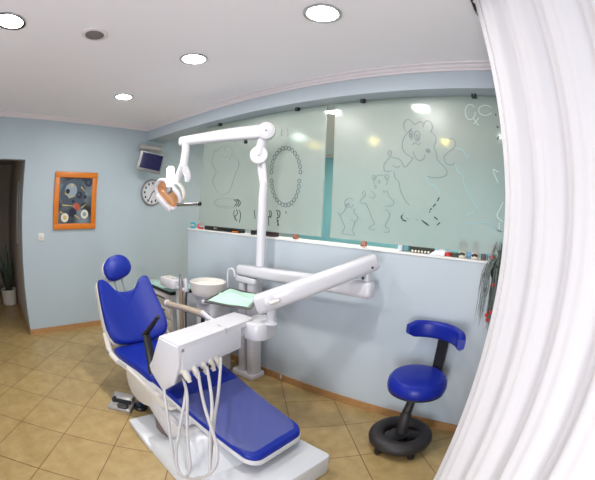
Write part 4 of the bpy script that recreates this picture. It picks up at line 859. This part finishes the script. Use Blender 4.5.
bx('case_base', M['black'], t, (1.215, .05, LZ), (1.755, .13, LZ+.028), .004); bx('case_lid', M['darkgrey'], t, (1.215, .05, LZ+.029), (1.755, .13, LZ+.042), .004)
bx('catch', M['chrome'], t, (1.38, .043, LZ+.018), (1.44, .051, LZ+.034), .002); bx('case_trim', M['orange'], t, (1.66, .044, LZ+.004), (1.745, .0505, LZ+.016), .001)
small('black_box', M['black'], (1.905, .05, LZ), (1.950, .12, LZ+.044), 'small square black box left of the lamp pole on the ledge', 'box')
small('maroon_case', M['maroon'], (2.03, .05, LZ), (2.185, .12, LZ+.048), 'dark maroon case just right of the lamp pole on the ledge', 'case')
small('white_box', M['paper'], (3.305, .05, LZ), (3.335, .10, LZ+.046), 'small white box in the gap beside the pale teal tin', 'box')
small('teal_tin', mat('grey_teal', (110, 160, 165), .5), (3.345, .06, LZ), (3.385, .12, LZ+.044), 'pale teal tin left of the long dark case on the ledge', 'tin')
t = thing('tooth_case', 'long dark green case with a row of pale teeth under the right glass', 'case', (3.48, .09, LZ))
bx('tray', M['olive'], t, (3.400, .05, LZ), (3.565, .12, LZ+.040), .004)
for k in range(6):
    bm = B(); box(bm, (3.42+.024*k, .045, LZ+.012), (.014, .012, .016), bevel=.004); obj('sample_tooth', bm, M['tan'], t)
bm = B(); P = [(3.545, LZ+.0), (3.66, LZ+.0), (3.665, LZ+.03), (3.635, LZ+.043), (3.60, LZ+.036)]
prism(bm, [(a, b) for a, b in P], (0, .03, 0), (1, 0, 0), (0, 0, 1), (0, 1, 0), .05, .003); tag(obj('folded_paper', bm, M['paper']), 'folded pale white paper lying at the end of the dark green case', 'paper')
def jaw(x, m, m2, label):
    t = thing('jaw_model', label, 'dental model', (x, .07, LZ), 'dental models along the right end of the ledge')
    bm = B(); P = [(x+.026*math.cos(a), .075-.03*math.sin(a), LZ+.020) for a in [PI*k/10 for k in range(11)]]
    tube(bm, P, .010, 8); obj('arch', bm, m, t)
    bm = B(); prism(bm, rrect(.066, .06, .02, 4), (x, .07, LZ), (1, 0, 0), (0, 1, 0), (0, 0, 1), .014, .003); obj('plinth', bm, m2, t)
    return t
jaw(3.672, M['red'], M['red'], 'small red dental jaw model right of the folded paper')
jaw(3.735, M['olive'], M['olive'], 'small dark green dental jaw model right of the red one')
def figure(x, mouth, label):
    t = thing('tooth_figure', label, 'figurine', (x, .085, LZ), 'tan figurines behind the right glass')
    bm = B(); lathe(bm, [(.026, 0), (.032, .006), (.030, .035), (.024, .052), (.030, .068), (.032, .085), (.026, .102), (.010, .112)], (x, .068, LZ), 20); obj('body', bm, M['tan'], t)
    bm = B(); tube(bm, [(x-.020, .042, LZ+.022), (x, .034, LZ+.030), (x+.020, .042, LZ+.022)], .008, 8); obj('mouth', bm, mouth, t)
    bm = B(); lathe(bm, [(.026, .070), (.034, .084), (.028, .104), (.012, .114)], (x, .069, LZ), 16); obj('hair', bm, M['hair'], t)
    return t
figure(3.787, M['olive'], 'tan figurine with a dark green mouth, leftmost of the figurines behind glass')
figure(3.880, M['maroon'], 'tan figurine with a dark maroon mouth between the two pale blue boxes')
figure(4.008, M['red'], 'tan figurine with a red mouth just left of the trailing plant')
figure(4.085, M['maroon'], 'tan figurine half hidden behind the curtain edge')
small('blue_box', M['paleblue'], (3.818, .07, LZ), (3.843, .12, LZ+.046), 'pale blue box between the first two tan figurines', 'box')
small('brown_box', M['taupe'], (3.922, .05, LZ), (3.958, .10, LZ+.040), 'square brown box on the ledge between figurines', 'box')
small('blue_box', M['paleblue'], (3.962, .07, LZ), (3.985, .12, LZ+.050), 'pale blue box just right of the square brown box', 'box')

# trailing plant hung on the partition by the curtain
PX, PYY = 4.070, -.075
t = thing('trailing_plant', 'grey-green grassy plant trailing down the low wall beside the curtain', 'plant', (PX, PYY, 1.10))
bm = B(); lathe(bm, [(.035, 1.19), (.05, 1.20), (.060, 1.262), (.062, 1.268), (.052, 1.268), (.048, 1.25)], (PX, PYY, 0), 20); obj('pot', bm, M['olive'], t)
bm = B(); tube(bm, [(PX, -.018, 1.262), (PX, .01, 1.290), (PX, .03, 1.282)], .005, 6); obj('hook', bm, M['grey'], t)
for k in range(120):
    a = random.uniform(0, 2*PI); rr = random.uniform(.03, .115)*(1 if math.sin(a) < .1 else .35); L = random.uniform(.12, .37); up = random.uniform(.015, .065) if k % 8 else random.uniform(.09, .15)
    x1, y1 = PX+rr*math.cos(a)*1.0, min(-.012, PYY+rr*math.sin(a)*.6)
    P = [(PX+random.uniform(-.03, .03), PYY+random.uniform(-.02, .02), 1.255), (PX+(x1-PX)*.5, PYY+(y1-PYY)*.5, 1.262+up), (x1, y1, 1.245-L*.12), (x1+random.uniform(-.012, .012), min(-.012, y1), 1.23-L*.6), (x1+random.uniform(-.02, .02), min(-.012, y1), 1.22-L)]
    bm = B(); tube(bm, P, [.0035, .0045, .0048, .0036, .0012], 5, smooth=3, flat=.5); obj('frond', bm, M['drygrass'], t)
for k, (dx, z) in enumerate(((-.022, 1.150), (-.035, .96), (-.025, .93), (-.01, .98))):
    bm = B(); lathe(bm, [(.004, -.014), (.013, -.006), (.014, .006), (.005, .014)], (PX+dx, -.105, z), 10); obj('bud', bm, M['red'], t)

# ------------------------------------------------------------------ light
w = bpy.data.worlds.new('World'); bpy.context.scene.world = w; w.use_nodes = True
bg = w.node_tree.nodes['Background']; bg.inputs[0].default_value = lin((226, 234, 248)); bg.inputs[1].default_value = WORLD
def area(name, loc, rot, size, power, col=(1, 1, 1), shape='DISK', sy=None):
    l = bpy.data.lights.new(name, 'AREA'); l.shape = shape; l.size = size
    if sy: l.size_y = sy
    l.energy = power; l.color = col; o = bpy.data.objects.new(name, l); C.objects.link(o); o.location = loc; o.rotation_euler = rot; return o
for k, (x, y) in enumerate([(2.185, -2.34)]+[p for p, _ in LP]): area('ceiling_area_lamp', (x, y, H-.02), (0, 0, 0), .15, PWR, (1, .97, .93))
for x, y in [p for p, _ in OTH]+[(1.2, 1.6), (4.0, 1.8)]: area('ceiling_area_lamp', (x, y, H-.02), (0, 0, 0), .15, OTHP, (1, .98, .94))  # last two have no fixture, added to brighten the room behind the glass
area('added_front_fill', (1.95, YF+.02, 1.5), (PI/2, 0, 0), 3.0, FRONT_FILL, (.95, .97, 1), 'RECTANGLE', 1.5)  # added area lamp, soft frontal fill for the room
area('added_curtain_fill', (4.3, YF+.02, .70), (PI/2, 0, 0), 1.0, CURTAIN_FILL, (.96, .97, 1), 'RECTANGLE', 1.25)  # added low area lamp that brightens the curtain

# ------------------------------------------------------------------ camera: the wide lens of the photograph
cd = bpy.data.cameras.new('camera'); cam = bpy.data.objects.new('camera', cd); C.objects.link(cam)
cd.sensor_width = 36; cd.sensor_fit = 'HORIZONTAL'; cd.lens = 17.5; cd.clip_start = .05
cd.type = 'PANO'; cd.panorama_type = 'FISHEYE_LENS_POLYNOMIAL'; cd.fisheye_fov = PI
cd.fisheye_polynomial_k0 = 0
cd.fisheye_polynomial_k1, cd.fisheye_polynomial_k2, cd.fisheye_polynomial_k3, cd.fisheye_polynomial_k4 = -0.04600148832790777, 0.00022557836744088717, -4.835735867653792e-05, 1.4210512265503848e-06
R_ = Matrix(((0.7930602090941535, -0.08778627832469063, 0.6027844341797798), (0.607171924781856, 0.034374097159434056, -0.7938266027295696), (0.0489669123820714, 0.995546076674693, 0.08056209226052166)))
cam.matrix_world = Matrix.Translation((4.19898, -2.26693, 1.51007)) @ R_.to_4x4()
sc = bpy.context.scene; sc.camera = cam
vs = sc.view_settings; vs.view_transform = 'Standard'; vs.look = 'None'; vs.gamma = 1; vs.use_curve_mapping = False; vs.exposure = EXPO
sc.cycles.use_denoising = True; sc.cycles.max_bounces = 10; sc.cycles.diffuse_bounces = 5; sc.cycles.sample_clamp_indirect = 8
